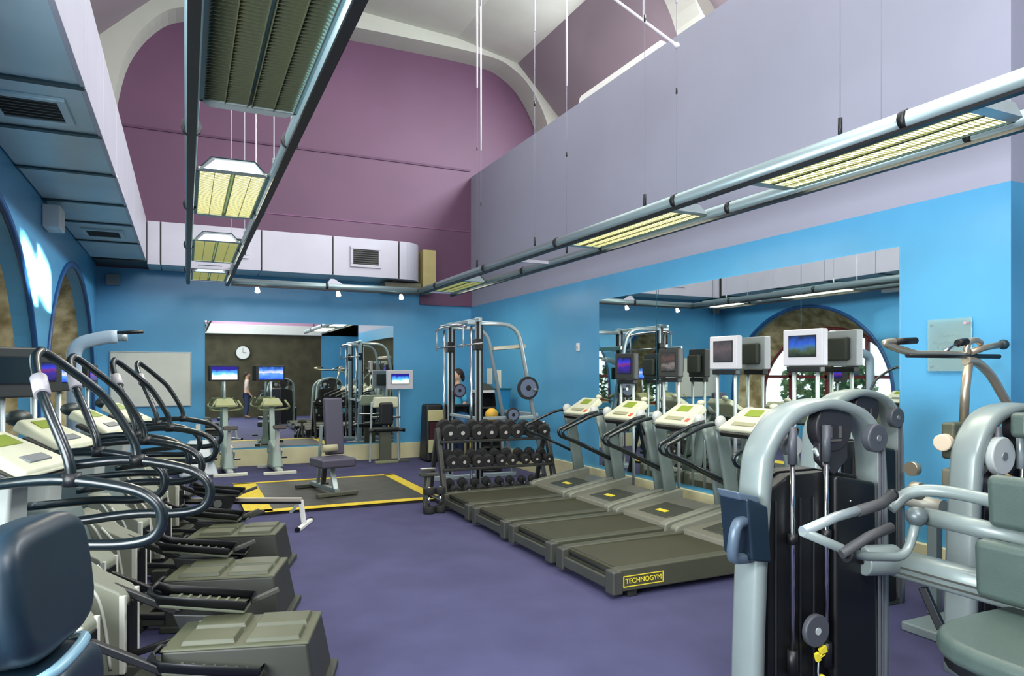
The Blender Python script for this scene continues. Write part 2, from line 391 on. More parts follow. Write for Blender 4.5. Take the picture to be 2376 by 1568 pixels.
# ------------------------------------------------------------------ ducts
def vent(parent, c, ax, w, h, z0=None):
    # grille: white frame with dark slats; ax = 'z' facing down, 'y' facing -y
    f = MB(); s = MB(); bk = MB(); t = .05
    x, y, z = c
    def B(m, u0, u1, v0, v1, d0, d1):
        if ax == 'z': m.box(x+u0, x+u1, y+v0, y+v1, z-d1, z-d0)
        else: m.box(x+u0, x+u1, y-d1, y-d0, z+v0, z+v1)
    B(f, -w/2-t, w/2+t, h/2, h/2+t, 0, .025); B(f, -w/2-t, w/2+t, -h/2-t, -h/2, 0, .025)
    B(f, -w/2-t, -w/2, -h/2, h/2, 0, .025); B(f, w/2, w/2+t, -h/2, h/2, 0, .025)
    fr = f.build('vent_frame', ducty if ax == 'y' else ductu, parent, .004)
    B(bk, -w/2, w/2, -h/2, h/2, 0, .004); bk.build('vent_back', blk, fr)
    n = 7
    for k in range(n):
        v = -h/2+(k+.5)*h/n; B(s, -w/2, w/2, v-.008, v+.008, .004, .02)
    s.build('slats', dgrey, fr)
ld = thing('air_duct', 'long white-sided air duct with blue-grey underside along the left wall', 'duct', (0, 0, 0))
ys = [-1.5, .0, 1.3, 2.55, 3.85, 5.1, 6.1, 7.25, 8.5, 9.6, 10.9, 12.45]
for a, b in zip(ys, ys[1:]):
    MB().box(-1.33, -.60, a+.015, b-.015, 3.45, 3.48).build('bottom_panel', ductu, ld, .006)
    MB().box(-.6, -.57, a+.006, b-.006, 3.44, 4.1).build('side_panel', ducty, ld, .004)
MB().box(-1.33, -.6, -1.5, 12.45, 3.5, 4.07).build('duct_core', dgrey, ld)
for y in ys[1:-1]: MB().box(-1.33, -.58, y-.03, y+.03, 3.435, 3.452).build('seam_strip', mat('dark_seam', (40, 70, 78), .5), ld)
for y in (2.0, 5.62, 10.25): vent(ld, (-.95, y, 3.45), 'z', .36, .42)
bd = thing('air_duct', 'white air duct with rounded end hung across the back wall', 'duct', (0, 0, 0))
xs = [-.57, -.37, 1.16, 2.355, 3.55]
for a, b in zip(xs, xs[1:]):
    MB().box(a+.012, b-.012, 12.5, 12.53, 3.40, 4.09).build('side_panel', ducty, bd, .004)
    MB().box(a+.005, b-.005, 12.54, 13.28, 3.41, 3.43).build('bottom_panel', ductu, bd, .004)
MB().box(-1.3, 3.55, 12.53, 13.28, 3.44, 4.07).build('duct_core', dgrey, bd)
pts = [(3.57, 12.5)]+[(3.62+.42*math.sin(a), 12.92-.42*math.cos(a)) for a in [math.pi/2*k/8 for k in range(9)]]+[(4.04, 13.28), (3.57, 13.28)]
MB().prism(pts, 3.40, 4.09, 'z').build('rounded_end', ducty, bd)
vent(bd, (2.94, 12.5, 3.75), 'y', .46, .27); vent(bd, (.71, 12.5, 3.77), 'y', .40, .27)
tag(MB().box(4.1, 4.36, 12.75, 13.28, 3.22, 4.02).build('boxed_pipe', mat('ochre_board', (176, 164, 108), .6, var=.05), None, .006), 'narrow ochre boxed-in pipe right of the rounded duct end', 'box')
tag(MB().box(3.35, 4.05, 12.7, 13.28, 3.24, 3.36).build('ceiling_unit', mat('olive_metal', (104, 104, 84), .4, .3), None, .01), 'flat olive unit tucked under the rounded duct end', 'unit')
tag(MB().box(XL, XL+.16, 8.5, 8.85, 3.16, 3.4).build('loudspeaker', white, None, .015), 'white box loudspeaker high on the left wall under the duct', 'speaker')
tag(MB().box(-1.2, -1.0, YB-.1, YB, 3.12, 3.3).build('alarm_box', mat('dull_grey', (120, 130, 130), .5), None, .01), 'small grey alarm box high in the back left corner', 'box')

# ------------------------------------------------------------------ light rails
ZR = 3.13
def fixture(parent_label, x0, x1, ya, yb, lit, along='y'):
    t = thing('ceiling_light', parent_label, 'light', ((x0+x1)/2, (ya+yb)/2, ZR), 0)
    hw = (x1-x0)/2-.035; L = (yb-ya)/2
    # grey-blue trapezoid housing
    h = MB()
    for (s0, s1) in ((-1, -1), (1, 1)):
        pass
    prof = [(-hw, -.02), (-hw*.6, .09), (hw*.6, .09), (hw, -.02), (hw-.02, -.02), (hw*.55, .075), (-hw*.55, .075), (-hw+.02, -.02)]
    for i in range(len(prof)):
        pass
    n = len(prof)
    h._faces([V((p[0], -L+.07, p[1])) for p in prof]+[V((p[0], L-.07, p[1])) for p in prof],
             [(i, (i+1) % n, (i+1) % n+n, i+n) for i in range(n)])
    h.build('housing', mat('lamp_housing', (112, 150, 156), .4, .4), t)
    for s in (-1, 1):
        e = MB(); y0, y1 = s*L, s*(L-.09)
        e._faces([V((-hw, y1, -.02)), V((hw, y1, -.02)), V((hw*.6, y1, .09)), V((-hw*.6, y1, .09)), V((-hw*.8, y0, -.02)), V((hw*.8, y0, -.02)), V((hw*.5, y0, .05)), V((-hw*.5, y0, .05))],
                 [(3, 2, 1, 0), (4, 5, 6, 7), (0, 1, 5, 4), (1, 2, 6, 5), (2, 3, 7, 6), (3, 0, 4, 7)])
        e.build('end_cap', steel, t)
    for s in (-1, 1):
        MB().cyl((s*hw*.42, -L+.1, .035), (s*hw*.42, L-.1, .035), .016, 10).build('lamp_tube', tubeL if lit else tubeD, t)
    if lit:
        for s in (-1, 1):
            x0_, x1_ = sorted((s*.018, s*(hw-.025)))
            MB().box(x0_, x1_, -L+.09, L-.09, -.012, -.006).build('diffuser', tubeL, t)
    lv = MB(); k = int(2*L/(.035 if L > .5 else .04))
    for i in range(k):
        y = -L+.08+i*(2*L-.16)/max(1, k-1)
        zb = -.02 if not lit else -.017
        lv.box(-hw+.02, -.012, y-.0015, y+.0015, zb, .012); lv.box(.012, hw-.02, y-.0015, y+.0015, zb, .012)
    for x in (-hw+.018, -hw*.5, -.012, .012, hw*.5, hw-.018): lv.box(x-.002, x+.002, -L+.08, L-.08, -.022, .012)
    o = lv.build('louvre', louvre, t)
    if lit:
        l = bpy.data.lights.new('lamp_glow', 'AREA'); l.shape = 'RECTANGLE'; l.size = hw*1.6; l.size_y = 2*L-.2; l.energy = 26*L; l.color = (1, .95, .78)
        lo = bpy.data.objects.new('lamp_glow', l); C.objects.link(lo); lo.parent = t; lo.location = (0, 0, -.03)
    return t
railm = mat('rail_aluminium', (150, 170, 172), .35, .6)
def rail(name, label, paths, cross=()):
    t = thing(name, label, 'light rail')
    for p in paths:
        b = MB().sweep([V(q) for q in p], (.075), .11, n=8, rnd=3.0); b.build('tube', railm, t)
        a, c = V(p[0]), V(p[-1]); m = MB(); 
        d = (c-a).normalized()
        m.bar(a-V((0, 0, .06)), c-V((0, 0, .06)), .05, .02); m.build('groove', blk, t)
        n = int((c-a).length/2.1)
        for k in range(1, n+1):
            q = a+d*(k*2.1-.6)
            MB().cyl(q-d*.02, q+d*.02, .058, 10).build('coupling', blk, t)
    for a, b in cross:
        MB().bar(a, b, .05, .04).build('cross_bar', ducty, t)
    return t
rail('lighting_rail', 'long twin-tube light rail hung along the left of the hall, over the steppers', [[(.03, 1.0, ZR), (.03, 12.1, ZR)], [(.60, 1.0, ZR), (.60, 12.1, ZR)]],
     [((.03, y, ZR), (.60, y, ZR)) for y in (10.6, 12.05)])
rail('lighting_rail', 'long twin-tube light rail hung beside the lilac right wall', [[(3.80, 1.2, ZR), (3.80, 12.0, ZR)], [(4.40, 1.2, ZR), (4.40, 12.0, ZR)]],
     [((3.8, y, ZR), (4.4, y, ZR)) for y in (8.2, 12.0)])
br = rail('lighting_rail', 'single short light rail across the back, linking the two long rails', [[(.66, 12.0, ZR), (3.74, 12.0, ZR)]])
fixture('nearest ceiling light of the left rail, unlit with dark louvre', .03, .60, 2.3, 4.15, False)
fixture('second ceiling light of the left rail, lit yellow', .03, .60, 5.4, 7.05, True)
fixture('third ceiling light of the left rail, lit', .03, .60, 8.3, 9.95, True)
fixture('last ceiling light of the left rail, by the back wall', .03, .60, 10.9, 11.95, True)
fixture('nearest ceiling light of the right rail, long yellow louvre', 3.8, 4.4, 2.35, 4.1, True)
fixture('second ceiling light of the right rail, lit, in the middle of the lilac wall', 3.8, 4.4, 5.0, 6.95, True)
fixture('far ceiling light of the right rail, close to the back wall', 3.8, 4.4, 10.2, 11.8, True)
for i, (x, lb) in enumerate([(1.05, 'small white spotlight under the left end of the back rail'), (2.35, 'small white spotlight under the middle of the back rail'), (3.45, 'small white spotlight under the right end of the back rail')]):
    t = thing('spotlight', lb, 'spotlight', (x, 12.0, ZR-.05))
    MB().cyl((0, 0, 0), (0, 0, -.04), .012, 8).build('neck', blk, t)
    MB().cyl((0, .01, -.03), (0, -.03, -.10), .028, 10, .045).build('lamp_head', mat('spot_glow', (255, 250, 235), .5, emit=(255, 250, 235), estr=1.5), t)
tag(MB().hexa([(2.15, 11.97, ZR+.03), (2.45, 11.97, ZR+.03), (2.45, 12.03, ZR+.03), (2.15, 12.03, ZR+.03)], [(2.22, 11.98, ZR+.13), (2.28, 11.98, ZR+.13), (2.28, 12.02, ZR+.13), (2.22, 12.02, ZR+.13)]).build('rail_bracket', ducty), 'white triangular bracket on top of the back rail', 'bracket')
# suspension wires
wirem = mat('white_wire', (225, 222, 228), .5)
def topz(x): 
    P = TOP
    for a, b in zip(P, P[1:]):
        if a[0] <= x <= b[0]: return a[1]+(b[1]-a[1])*(x-a[0])/(b[0]-a[0])
    return 8
wl = [(4.40, 3.31, 'long'), (3.8, 3.15, ''), (4.40, 5.55, ''), (3.8, 5.25, ''), (4.40, 7.75, ''), (3.8, 7.47, ''), (3.8, 9.3, ''), (4.4, 10.6, '')]
nm = ['nearest suspension wire of the right rail, wall side', 'nearest suspension wire of the right rail, room side', 'second suspension wire of the right rail, wall side, where the brace meets', 'second suspension wire of the right rail, room side', 'third suspension wire of the right rail, wall side', 'third suspension wire of the right rail, room side', 'fourth suspension wire of the right rail, in front of the purple wall', 'last suspension wire of the right rail, in front of the purple wall']
for (x, y, k), n_ in zip(wl, nm):
    t = thing('suspension_wire', n_, 'wire', (x, y, ZR+.04))
    H = topz(x)-ZR-.03
    MB().cyl((0, 0, 0), (0, 0, H), .0035, 6).build('wire', mat('grey_wire', (150, 150, 160), .5), t)
    MB().cyl((0, 0, 0), (0, 0, .12), .014, 8).build('gripper', blk, t)
    zc = 2.15 if x > 4 else 2.6
    MB().cyl((0, 0, zc), (0, 0, H), .014, 8).build('sleeve', wirem, t); MB().cyl((0, 0, zc-.9), (0, 0, zc-.84), .009, 8).build('connector', blk, t)
nm = ['nearest', 'second', 'third', 'fourth', 'fifth']
for i, y in enumerate([4.5, 5.5, 7.0, 8.4, 11.0]):
    for x, sd in ((.03, 'outer'), (.60, 'inner')):
        t = thing('suspension_wire', '%s suspension wire of the left rail, %s tube' % (nm[i], sd), 'wire', (x, y, ZR+.04))
        MB().cyl((0, 0, 0), (0, 0, topz(x)-ZR-.03), .005, 6).build('wire', wirem, t)
        MB().cyl((0, 0, 0), (0, 0, .1), .012, 8).build('gripper', steel, t)
br_ = thing('ceiling_brace', 'white diagonal tie rod high in the vault on the right', 'tie rod', (4.40, 5.55, 4.9))
MB().cyl((0, 0, 0), (0, 2.6, 2.35), .016, 8).build('rod', wirem, br_)
MB().cyl((0, .55, .5), (0, .55, 3.2), .012, 8).build('hanger', wirem, br_); MB().ball((0, 0, 0), .03).build('joint', wirem, br_)
t = thing('uplighter', 'long white uplighter lying on the ledge above the lilac wall', 'light', (5.5, 8.2, 5.67))
MB().hexa([(-.08, -1.0, 0), (.08, -1.0, 0), (.08, 1.0, 0), (-.08, 1.0, 0)], [(-.05, -1.0, .2), (.05, -1.0, .2), (.05, 1.0, .2), (-.05, 1.0, .2)]).build('body', white, t, .008)
MB().box(-.04, .04, -.98, .98, .2, .22).build('diffuser', white, t)

# ------------------------------------------------------------------ mirrors
mr = thing('wall_mirror', 'wide frameless mirror in panels along the right wall behind the treadmills', 'mirror')
E_ = [3.81, 4.82, 6.02, 7.06, 8.39]
for a, b in zip(E_, E_[1:]):
    MB().box(XR-.012, XR, a+.004, b-.004, .36, 2.69).build('mirror_panel', mirror, mr)
mb_ = thing('wall_mirror', 'frameless mirror in two panels on the back wall', 'mirror')
for a, b in ((.30, 2.98), (2.98, 3.67)):
    MB().box(a+.003, b-.003, YB-.012, YB, .33, 2.58).build('mirror_panel', mirror, mb_)
wbd = thing('whiteboard', 'blank cream-white board on the blue back wall behind the steppers', 'whiteboard', (-.53, YB, 1.56))
MB().box(-.6, .6, -.02, 0, -.45, .45).build('board', board, wbd, .004)
fb = MB(); fb.box(-.615, .615, -.026, 0, .45, .465); fb.box(-.615, .615, -.03, 0, -.465, -.45); fb.box(-.615, -.6, -.026, 0, -.45, .45); fb.box(.6, .615, -.026, 0, -.45, .45)
fb.build('frame', steel, wbd)
th = thing('thermostat', 'small white thermostat on the blue wall left of the long mirror', 'thermostat', tuple(at(1343, 805, X=XR)))
MB().box(-.03, 0, -.035, .035, -.06, .06).build('body', white, th, .006); MB().cyl((-.03, 0, 0), (-.045, 0, 0), .02, 12).build('dial', ducty, th)
sg = thing('wall_sign', 'clear acrylic notice with faint print screwed to the blue wall near the corner', 'sign', (XR, 3.395, 1.87))
MB().box(-.03, -.022, -.17, .17, -.2, .2).build('acrylic_sheet', acryl, sg, .002)
for y in (-.14, .14):
    for z in (-.16, .16): MB().cyl((0, y, z), (-.036, y, z), .009, 8).build('screw', inkm, sg)
pr = MB()
for z, a, b in ((.07, -.07, .08), (.02, -.02, .12), (-.02, -.1, .1), (-.06, -.1, .08)):
    yy = a
    while yy < b:
        l = random.uniform(.015, .035); pr.box(-.031, -.030, yy, min(b, yy+l), z-.006, z+.006); yy += l+.01
pr.build('faint_print', inkm, sg)
MB().box(-.032, -.030, -.15, -.11, .15, .17).build('red_mark', mat('faded_red', (190, 150, 165), .5), sg)
for i, (px, py, ww, hh, lb) in enumerate([(1136, 873, .24, .30, 'pale notice on the blue wall behind the smith machine, the larger one'), (1158, 880, .18, .34, 'narrow notice taped beside the larger notice on the right wall')]):
    p = at(px, py, X=XR)
    tag(MB().box(XR-.006, XR, p.y-ww/2, p.y+ww/2, p.z-hh/2, p.z+hh/2).build('notice', paper), lb, 'notice')
ck = thing('wall_clock', 'round white wall clock on the brown wall, seen in the back mirror', 'clock', (1.95, YF, 2.45))
MB().cyl((0, 0, 0), (0, .05, 0), .27, 32).build('rim', blk, ck); MB().cyl((0, .05, 0), (0, .056, 0), .24, 32).build('dial', white, ck)
hh = MB(); hh.box(-.006, .006, .057, .06, 0, .18); hh.box(0, .12, .057, .06, -.008, .008); hh.build('hands', blk, ck)
#SPLIT

# ================================================================== TREADMILLS
def tvscreen(t, z, w, h, frame_m, pic, facing=-1, depth=.07):
    # a television with its picture on the -x side of the local frame
    o = MB().box(-.01, depth, -w/2, w/2, z-h/2, z+h/2).build('television', frame_m, t, .012)
    MB().box(depth, depth+.06, -w*.35, w*.35, z-h*.35, z+h*.3).build('back_cover', dgrey, o, .02)
    b = w*.17
    MB().box(-.014, -.008, -w/2+b*.9, w/2-b*.9, z-h/2+b*1.15, z+h/2-b*.8).build('bezel', blk, o)
    MB().box(-.018, -.013, -w/2+b, w/2-b, z-h/2+b*1.25, z+h/2-b*.9).build('screen', pic, o)
    return o
def make_treadmill(lab):
    t = thing('treadmill', lab, 'treadmill', (0, 0, 0), 0, 'treadmills in a row along the right mirror')
    W = .43
    # running deck
    MB().box(.03, 1.75, -W+.10, W-.10, .175, .205).build('running_belt', olive, t, .006)
    ro = MB(); ro.cyl((.06, -W+.1, .175), (.06, W-.1, .175), .032, 16); ro.build('rear_roller', blkrub, t)
    for s in (-1, 1):
        y0, y1 = sorted((s*W, s*(W-.105)))
        MB().hexa([(.0, y0, .05), (1.8, y0, .05), (1.8, y1, .05), (.0, y1, .05)], [(.02, y0, .215), (1.8, y0, .235), (1.8, y1, .235), (.02, y1, .215)]).build('side_rail', oliveed, t, .014)
        a0, a1 = sorted((s*(W+.005), s*(W-.11)))
        MB().box(-.03, .06, a0, a1, .03, .205).build('end_cap', dgrey, t, .015)
        f0, f1 = sorted((s*(W-.02), s*(W-.09)))
        MB().box(.12, .2, f0, f1, 0, .055).build('foot', blkrub, t, .008)
    MB().box(.02, 1.85, -W+.03, W-.03, .06, .15).build('deck_frame', dkbox, t)
    MB().box(-.02, .01, -W+.1, W-.1, .06, .14).build('rear_cover', dgrey, t, .006)
    # motor hood: sloping tray with raised side rails
    h = MB(); h.hexa([(1.22, -W+.07, .2), (1.98, -W+.07, .05), (1.98, W-.07, .05), (1.22, W-.07, .2)], [(1.24, -W+.07, .25), (1.98, -W+.07, .33), (1.98, W-.07, .33), (1.24, W-.07, .25)])
    hd = h.build('motor_hood', mat('hood_grey', (112, 112, 100), .4, .1), t, .015)
    MB().hexa([(1.34, -.22, .262), (1.72, -.26, .304), (1.72, .26, .304), (1.34, .22, .262)], [(1.35, -.21, .270), (1.71, -.25, .312), (1.71, .25, .312), (1.35, .21, .270)]).build('tray', dkbox, hd, .004)
    M = Matrix.Translation((1.47, 0, .288)) @ Matrix.Rotation(-math.radians(6.5), 4, 'Y') @ Matrix.Rotation(-math.pi/2, 4, 'Z')
    MB().box(-.075, .075, -.03, .03, -.002, .002, M).build('badge', yelp, hd)
    for s in (-1, 1):
        y0, y1 = sorted((s*(W+.02), s*(W-.08)))
        MB().prism([(1.16, .06), (1.16, .26), (1.22, .285), (1.98, .42), (2.02, .40), (2.02, .06)], y0, y1, 'y').build('side_fairing', mat('fairing_grey', (118, 121, 108), .4, .1), t, .02, 3)
    # uprights leaning back to the console
    for s in (-1, 1):
        b = MB(); b.sweep([(1.90, s*.40, .25), (1.84, s*.40, .6), (1.75, s*.40, 1.02), (1.70, s*.385, 1.17)], .16, .055, n=10, rnd=3.5, up=(0, 1, 0))
        b.build('upright', greyup, t)
    # console
    Mc = Matrix.Translation((1.70, 0, 1.235)) @ Matrix.Rotation(math.radians(-32), 4, 'Y')
    def MX(pts): return [Mc @ V(p) for p in pts]
    c = MB(); c.hexa(MX([(-.16, -.29, -.04), (.17, -.21, -.05), (.17, .21, -.05), (-.16, .29, -.04)]), MX([(-.16, -.27, .01), (.17, -.19, .03), (.17, .19, .03), (-.16, .27, .01)]))
    co = c.build('console', creamc, t, .02, 3)
    MB().hexa(MX([(.03, -.09, .02), (.12, -.085, .026), (.12, .085, .026), (.03, .09, .02)]), MX([(.03, -.09, .028), (.12, -.085, .034), (.12, .085, .034), (.03, .09, .028)])).build('display', lcd, co)
    MB().box(-.11, -.06, -.13, .13, .012, .022, Mc).build('button_strip', mat('button_grey', (150, 150, 120), .5), co)
    MB().box(-.19, -.13, -.24, .24, -.065, -.02, Mc).build('lower_lip', blk, co, .01)
    MB().box(-.12, -.07, -.235, -.185, .006, .02, Mc).build('stop_button', orange, co, .003)
    for s in (-1, 1):
        MB().ball((1.66, s*.335, 1.20), .06, (1, .75, 1.05)).build('knob', mat('pale_cap', (180, 184, 180), .35), t)
    MB().ball((1.86, -.12, 1.36), .04, (1, 1, .7)).build('fan_vent', creamc, t)
    MB().sweep(curve([(1.62, -.34, 1.14), (1.60, 0, 1.12), (1.62, .34, 1.14)], 4), .045, n=8).build('cross_tube', steel, t)
    for s in (-1, 1):
        p = fillet([(1.68, s*.37, 1.19), (1.50, s*.40, 1.16), (1.10, s*.43, .99), (1.13, s*.43, .92), (1.30, s*.43, .86), (1.90, s*.42, .58)], .09, 5)
        MB().sweep(p, .036, n=10).build('handrail', tealblk, t)
    M = Matrix.Translation((.24, -W-.003, .125)) @ Matrix.Rotation(math.pi/2, 4, 'X')
    text('TECHNOGYM', .052, 'side_lettering', yelp, t, M)
    fr = MB(); 
    for (x0, x1, z0, z1) in ((.06, .42, .16, .166), (.06, .42, .084, .09), (.06, .066, .084, .166), (.414, .42, .084, .166)): fr.box(x0, x1, -W-.004, -W, z0, z1)
    fr.build('badge_outline', yelp, t)
    return t
TL = ['nearest treadmill, partly behind the grey weight tower, with yellow lettering on its side',
      'second treadmill from the grey weight tower', 'third treadmill from the grey weight tower', 'farthest treadmill, next to the dumbbell rack']
tm = make_treadmill(TL[0]); tm.location = (2.84, 4.70, 0)
for k, y in ((1, 5.66), (2, 6.62), (3, 7.58)): dup(tm, (2.84, y, 0), None, TL[k])
# televisions on twin poles in front of them
def tvstand(px, py, X, w, h, fm, pic, lab, poles=2, split=.24):
    p = at(px, py, X=X); t = thing('television_stand', lab, 'television', (p.x, p.y, 0), math.radians(6))
    for s in ((-1, 1) if poles == 2 else (0,)):
        MB().cyl((.04, s*split/2, 0.03), (.04, s*split/2, p.z-h*.3), .018, 10).build('pole', steel, t)
    MB().box(-.06, .14, -.2, .2, 0, .03).build('base', dgrey, t, .006)
    MB().box(.0, .07, -w*.42, w*.42, p.z-h/2-.055, p.z-h/2-.005).build('bracket', blk, t, .006)
    tvscreen(t, p.z, w, h, fm, pic); return t
wf_ = mat('tv_white', (182, 183, 190), .35); bf_ = mat('tv_dark', (48, 50, 48), .4)
tvstand(1863, 806, 5.02, .41, .33, wf_, scr_land, 'white framed television showing a landscape, in front of the nearest treadmill')
tvstand(1679, 818, 5.05, .37, .345, wf_, scr_brown, 'white framed television with a dim brown picture, in front of the second treadmill')
tvstand(1552, 842, 5.05, .33, .33, bf_, scr_grey, 'dark framed television with a grey figure picture, in front of the third treadmill')
tvstand(1450, 850, 5.05, .37, .33, bf_, scr_indigo, 'dark framed television with an indigo picture, in front of the farthest treadmill')

# ================================================================== CROSS TRAINERS
def make_trainer(lab):
    t = thing('cross_trainer', lab, 'cross trainer', (0, 0, 0), math.radians(-18), 'cross trainers in a row along the left wall')
    # local: user faces -x, rear end at x = 0
    # rear flywheel housing
    h = MB(); h.hexa([(-.72, -.27, .03), (0, -.27, .03), (0, .27, .03), (-.72, .27, .03)], [(-.74, -.225, .32), (-.05, -.225, .33), (-.05, .225, .33), (-.74, .225, .32)])
    hs = h.build('flywheel_housing', mat('housing_side', (42, 45, 37), .5, var=.06), t, .018, 3)
    MB().hexa([(-.745, -.23, .312), (-.045, -.23, .322), (-.045, .23, .322), (-.745, .23, .312)], [(-.74, -.225, .326), (-.05, -.225, .336), (-.05, .225, .336), (-.74, .225, .326)]).build('lid', olvbox, hs, .006)
    MB().box(-.74, .035, -.29, .29, .0, .045).build('base_flange', dkbox, t, .01)
    # cross shaped panels on the lid
    for (x0, x1) in ((-.66, -.40), (-.36, -.09)):
        for (y0, y1) in ((-.195, -.02), (.02, .195)):
            MB().hexa([(x0, y0, .325), (x1, y0, .33), (x1, y1, .33), (x0, y1, .325)], [(x0+.012, y0+.01, .352), (x1-.012, y0+.01, .355), (x1-.012, y1-.01, .355), (x0+.012, y1-.01, .352)]).build('lid_panel', olvbox, hs, .004)
    # floor frame
    for s in (-1, 1):
        MB().bar((-.7, s*.2, .07), (-2.0, s*.2, .07), .08, .07).build('frame_rail', dkbox, t, .01)
    MB().box(-.98, -.86, -.33, .33, .0, .09).build('cross_foot', dkbox, t, .01)
    MB().box(-2.05, -1.9, -.34, .34, .0, .1).build('front_foot', dkbox, t, .02)
    # front body and mast
    MB().hexa([(-2.02, -.26, .08), (-1.15, -.26, .08), (-1.15, .26, .08), (-2.02, .26, .08)], [(-1.86, -.2, .86), (-1.42, -.2, .78), (-1.42, .2, .78), (-1.86, .2, .86)]).build('front_body', mat('body_grey_green', (112, 124, 122), .4, .1), t, .05, 4)
    MB().hexa([(-1.80, -.1, .75), (-1.50, -.1, .75), (-1.50, .1, .75), (-1.80, .1, .75)], [(-1.62, -.075, 1.2), (-1.47, -.075, 1.2), (-1.47, .075, 1.2), (-1.62, .075, 1.2)]).build('mast', greyc, t, .02)
    # ribbed wheel covers, one per foot
    for s in (-1, 1):
        yc = s*.235
        cv = MB().prism([(-1.45, .06), (-1.07, .06), (-1.05, .46), (-1.08, .50), (-1.22, .57), (-1.36, .68), (-1.45, .71)], yc-.095, yc+.095, 'y').build('wheel_cover', mat('cover_olive_grey', (134, 138, 122), .45), t, .014, 3)
        e = MB().box(-1.055, -1.040, yc-.06, yc+.06, .12, .43); e.build('cover_opening', blk, cv, .01)
        for q in (-.113, -.03, .113):
            a = curve([(-1.36, .76), (-1.22, .62), (-1.11, .42), (-1.04, .15)], 5) if False else None
        for side in (-1, 1):
            for off, sc_ in ((0, 1.0), (.11, .9)):
                pts = curve([(-1.38+off, yc+side*.098, .68-off*.75), (-1.28+off*.9, yc+side*.098, .54-off*.5), (-1.21+off*.6, yc+side*.098, .34), (-1.17+off*.5, yc+side*.098, .10)], 5)
                MB().sweep(pts, .018, .018, n=6).build('rib', mat('rib_cream', (206, 208, 196), .4), cv)
            MB().box(-1.075, -1.045, min(yc+side*.07, yc+side*.098), max(yc+side*.07, yc+side*.098), .07, .48).build('edge_rib', mat('rib_cream', (206, 208, 196), .4), cv, .004)
    # pedal arms and pedals: the near one low, the far one high
    for s, zr in ((-1, -.12), (1, .05)):
        yc = s*.235; zp = .36+zr; xo = -.08 if s > 0 else .1
        MB().bar((-1.18, yc, .50+zr*.5), (-.52+xo, yc, zp-.15), .032, .042).build('pedal_arm', blk, t, .008)
        MB().bar((-.62+xo, yc, zp-.16), (-1.1, yc, .12), .03, .035).build('link_arm', blk, t, .008)
        b = MB().hexa([(-.66+xo, yc-.07, zp-.24), (-.5+xo, yc-.07, zp-.24), (-.5+xo, yc+.07, zp-.24), (-.66+xo, yc+.07, zp-.24)], [(-.74+xo, yc-.075, zp-.04), (-.42+xo, yc-.075, zp-.06), (-.42+xo, yc+.075, zp-.06), (-.74+xo, yc+.075, zp-.04)]).build('pedal_block', mat('charcoal', (28, 30, 30), .5), t, .01)
        MB().cyl((-.58+xo, yc-.068, zp-.12), (-.58+xo, yc-.082, zp-.12), .042, 20).build('badge', mat('badge_grey', (110, 114, 110), .4), b)
        P = MB(); sl = -.03
        P.hexa([(-.80+xo, yc-.09, zp+.0), (-.36+xo, yc-.09, zp-.05), (-.36+xo, yc+.09, zp-.05), (-.80+xo, yc+.09, zp+.0)], [(-.80+xo, yc-.09, zp+.022), (-.36+xo, yc-.09, zp-.028), (-.36+xo, yc+.09, zp-.028), (-.80+xo, yc+.09, zp+.022)])
        pd = P.build('pedal', mat('pedal_olive', (86, 92, 74), .5), t, .008)
        rim = [(-.80+xo, yc-.095, zp+.045), (-.36+xo, yc-.095, zp-.005), (-.35+xo, yc+.095, zp-.005), (-.80+xo, yc+.095, zp+.045), (-.86+xo, yc+.05, zp+.08), (-.86+xo, yc-.05, zp+.08)]
        MB().sweep(rim, .022, .05, n=6, rnd=3, closed=True).build('pedal_rim', blk, pd)
        g = MB()
        for k in range(7): x = -.74+xo+k*.05; g.box(x, x+.012, yc-.07, yc+.07, zp+.01-k*.0057, zp+.026-k*.0057)
        g.build('grip_ridges', mat('ridge_green', (108, 114, 92), .5), pd)
        MB().bar((-.36+xo, yc+.06, zp-.03), (-.22+xo, yc+.1, zp+.02), .03, .03).build('pedal_hook', dgrey, pd, .006)
    # side hairpin rails
    for s in (-1, 1):
        y = s*.36
        p = curve([(-1.55, s*.30, 1.13), (-1.15, y, 1.17), (-.85, y, 1.13), (-.72, y, 1.07), (-.68, y, .985), (-.72, y, .90), (-.85, y, .87), (-1.1, y, .87), (-1.5, s*.3, .83)], 6)
        MB().sweep(p, .052, n=12).build('side_rail', tealblk, t)
        MB().cyl((-1.07, y, 1.14), (-1.07, y, 1.20), .04, 12).build('clamp', blk, t)
    # the tall arched handlebar
    for s in (-1, 1):
        p = curve([(-1.07, s*.36, 1.16), (-1.09, s*.36, 1.28), (-1.2, s*.31, 1.50), (-1.27, s*.24, 1.60), (-1.36, s*.10, 1.72), (-1.385, s*.0, 1.765)], 6)
        MB().sweep(p, .046, n=12).build('handlebar', tealblk, t)
        if s < 0: MB().cyl((-1.235, s*.28, 1.555), (-1.285, s*.215, 1.63), .036, 14).build('grip', mat('pale_grip', (168, 166, 172), .4), t)
    # console
    Mc = Matrix.Translation((-1.50, 0, 1.27)) @ Matrix.Rotation(math.radians(26), 4, 'Y')
    MX = lambda pts: [Mc @ V(p) for p in pts]
    c = MB().hexa(MX([(-.17, -.17, -.06), (.2, -.25, -.04), (.2, .25, -.04), (-.17, .17, -.06)]), MX([(-.17, -.15, .02), (.19, -.235, .0), (.19, .235, .0), (-.17, .15, .02)]))
    co = c.build('console', creamc, t, .022, 3)
    MB().hexa(MX([(-.12, -.09, .012), (-.03, -.1, .008), (-.03, .1, .008), (-.12, .09, .012)]), MX([(-.12, -.09, .022), (-.03, -.1, .018), (-.03, .1, .018), (-.12, .09, .022)])).build('display', lcd, co)
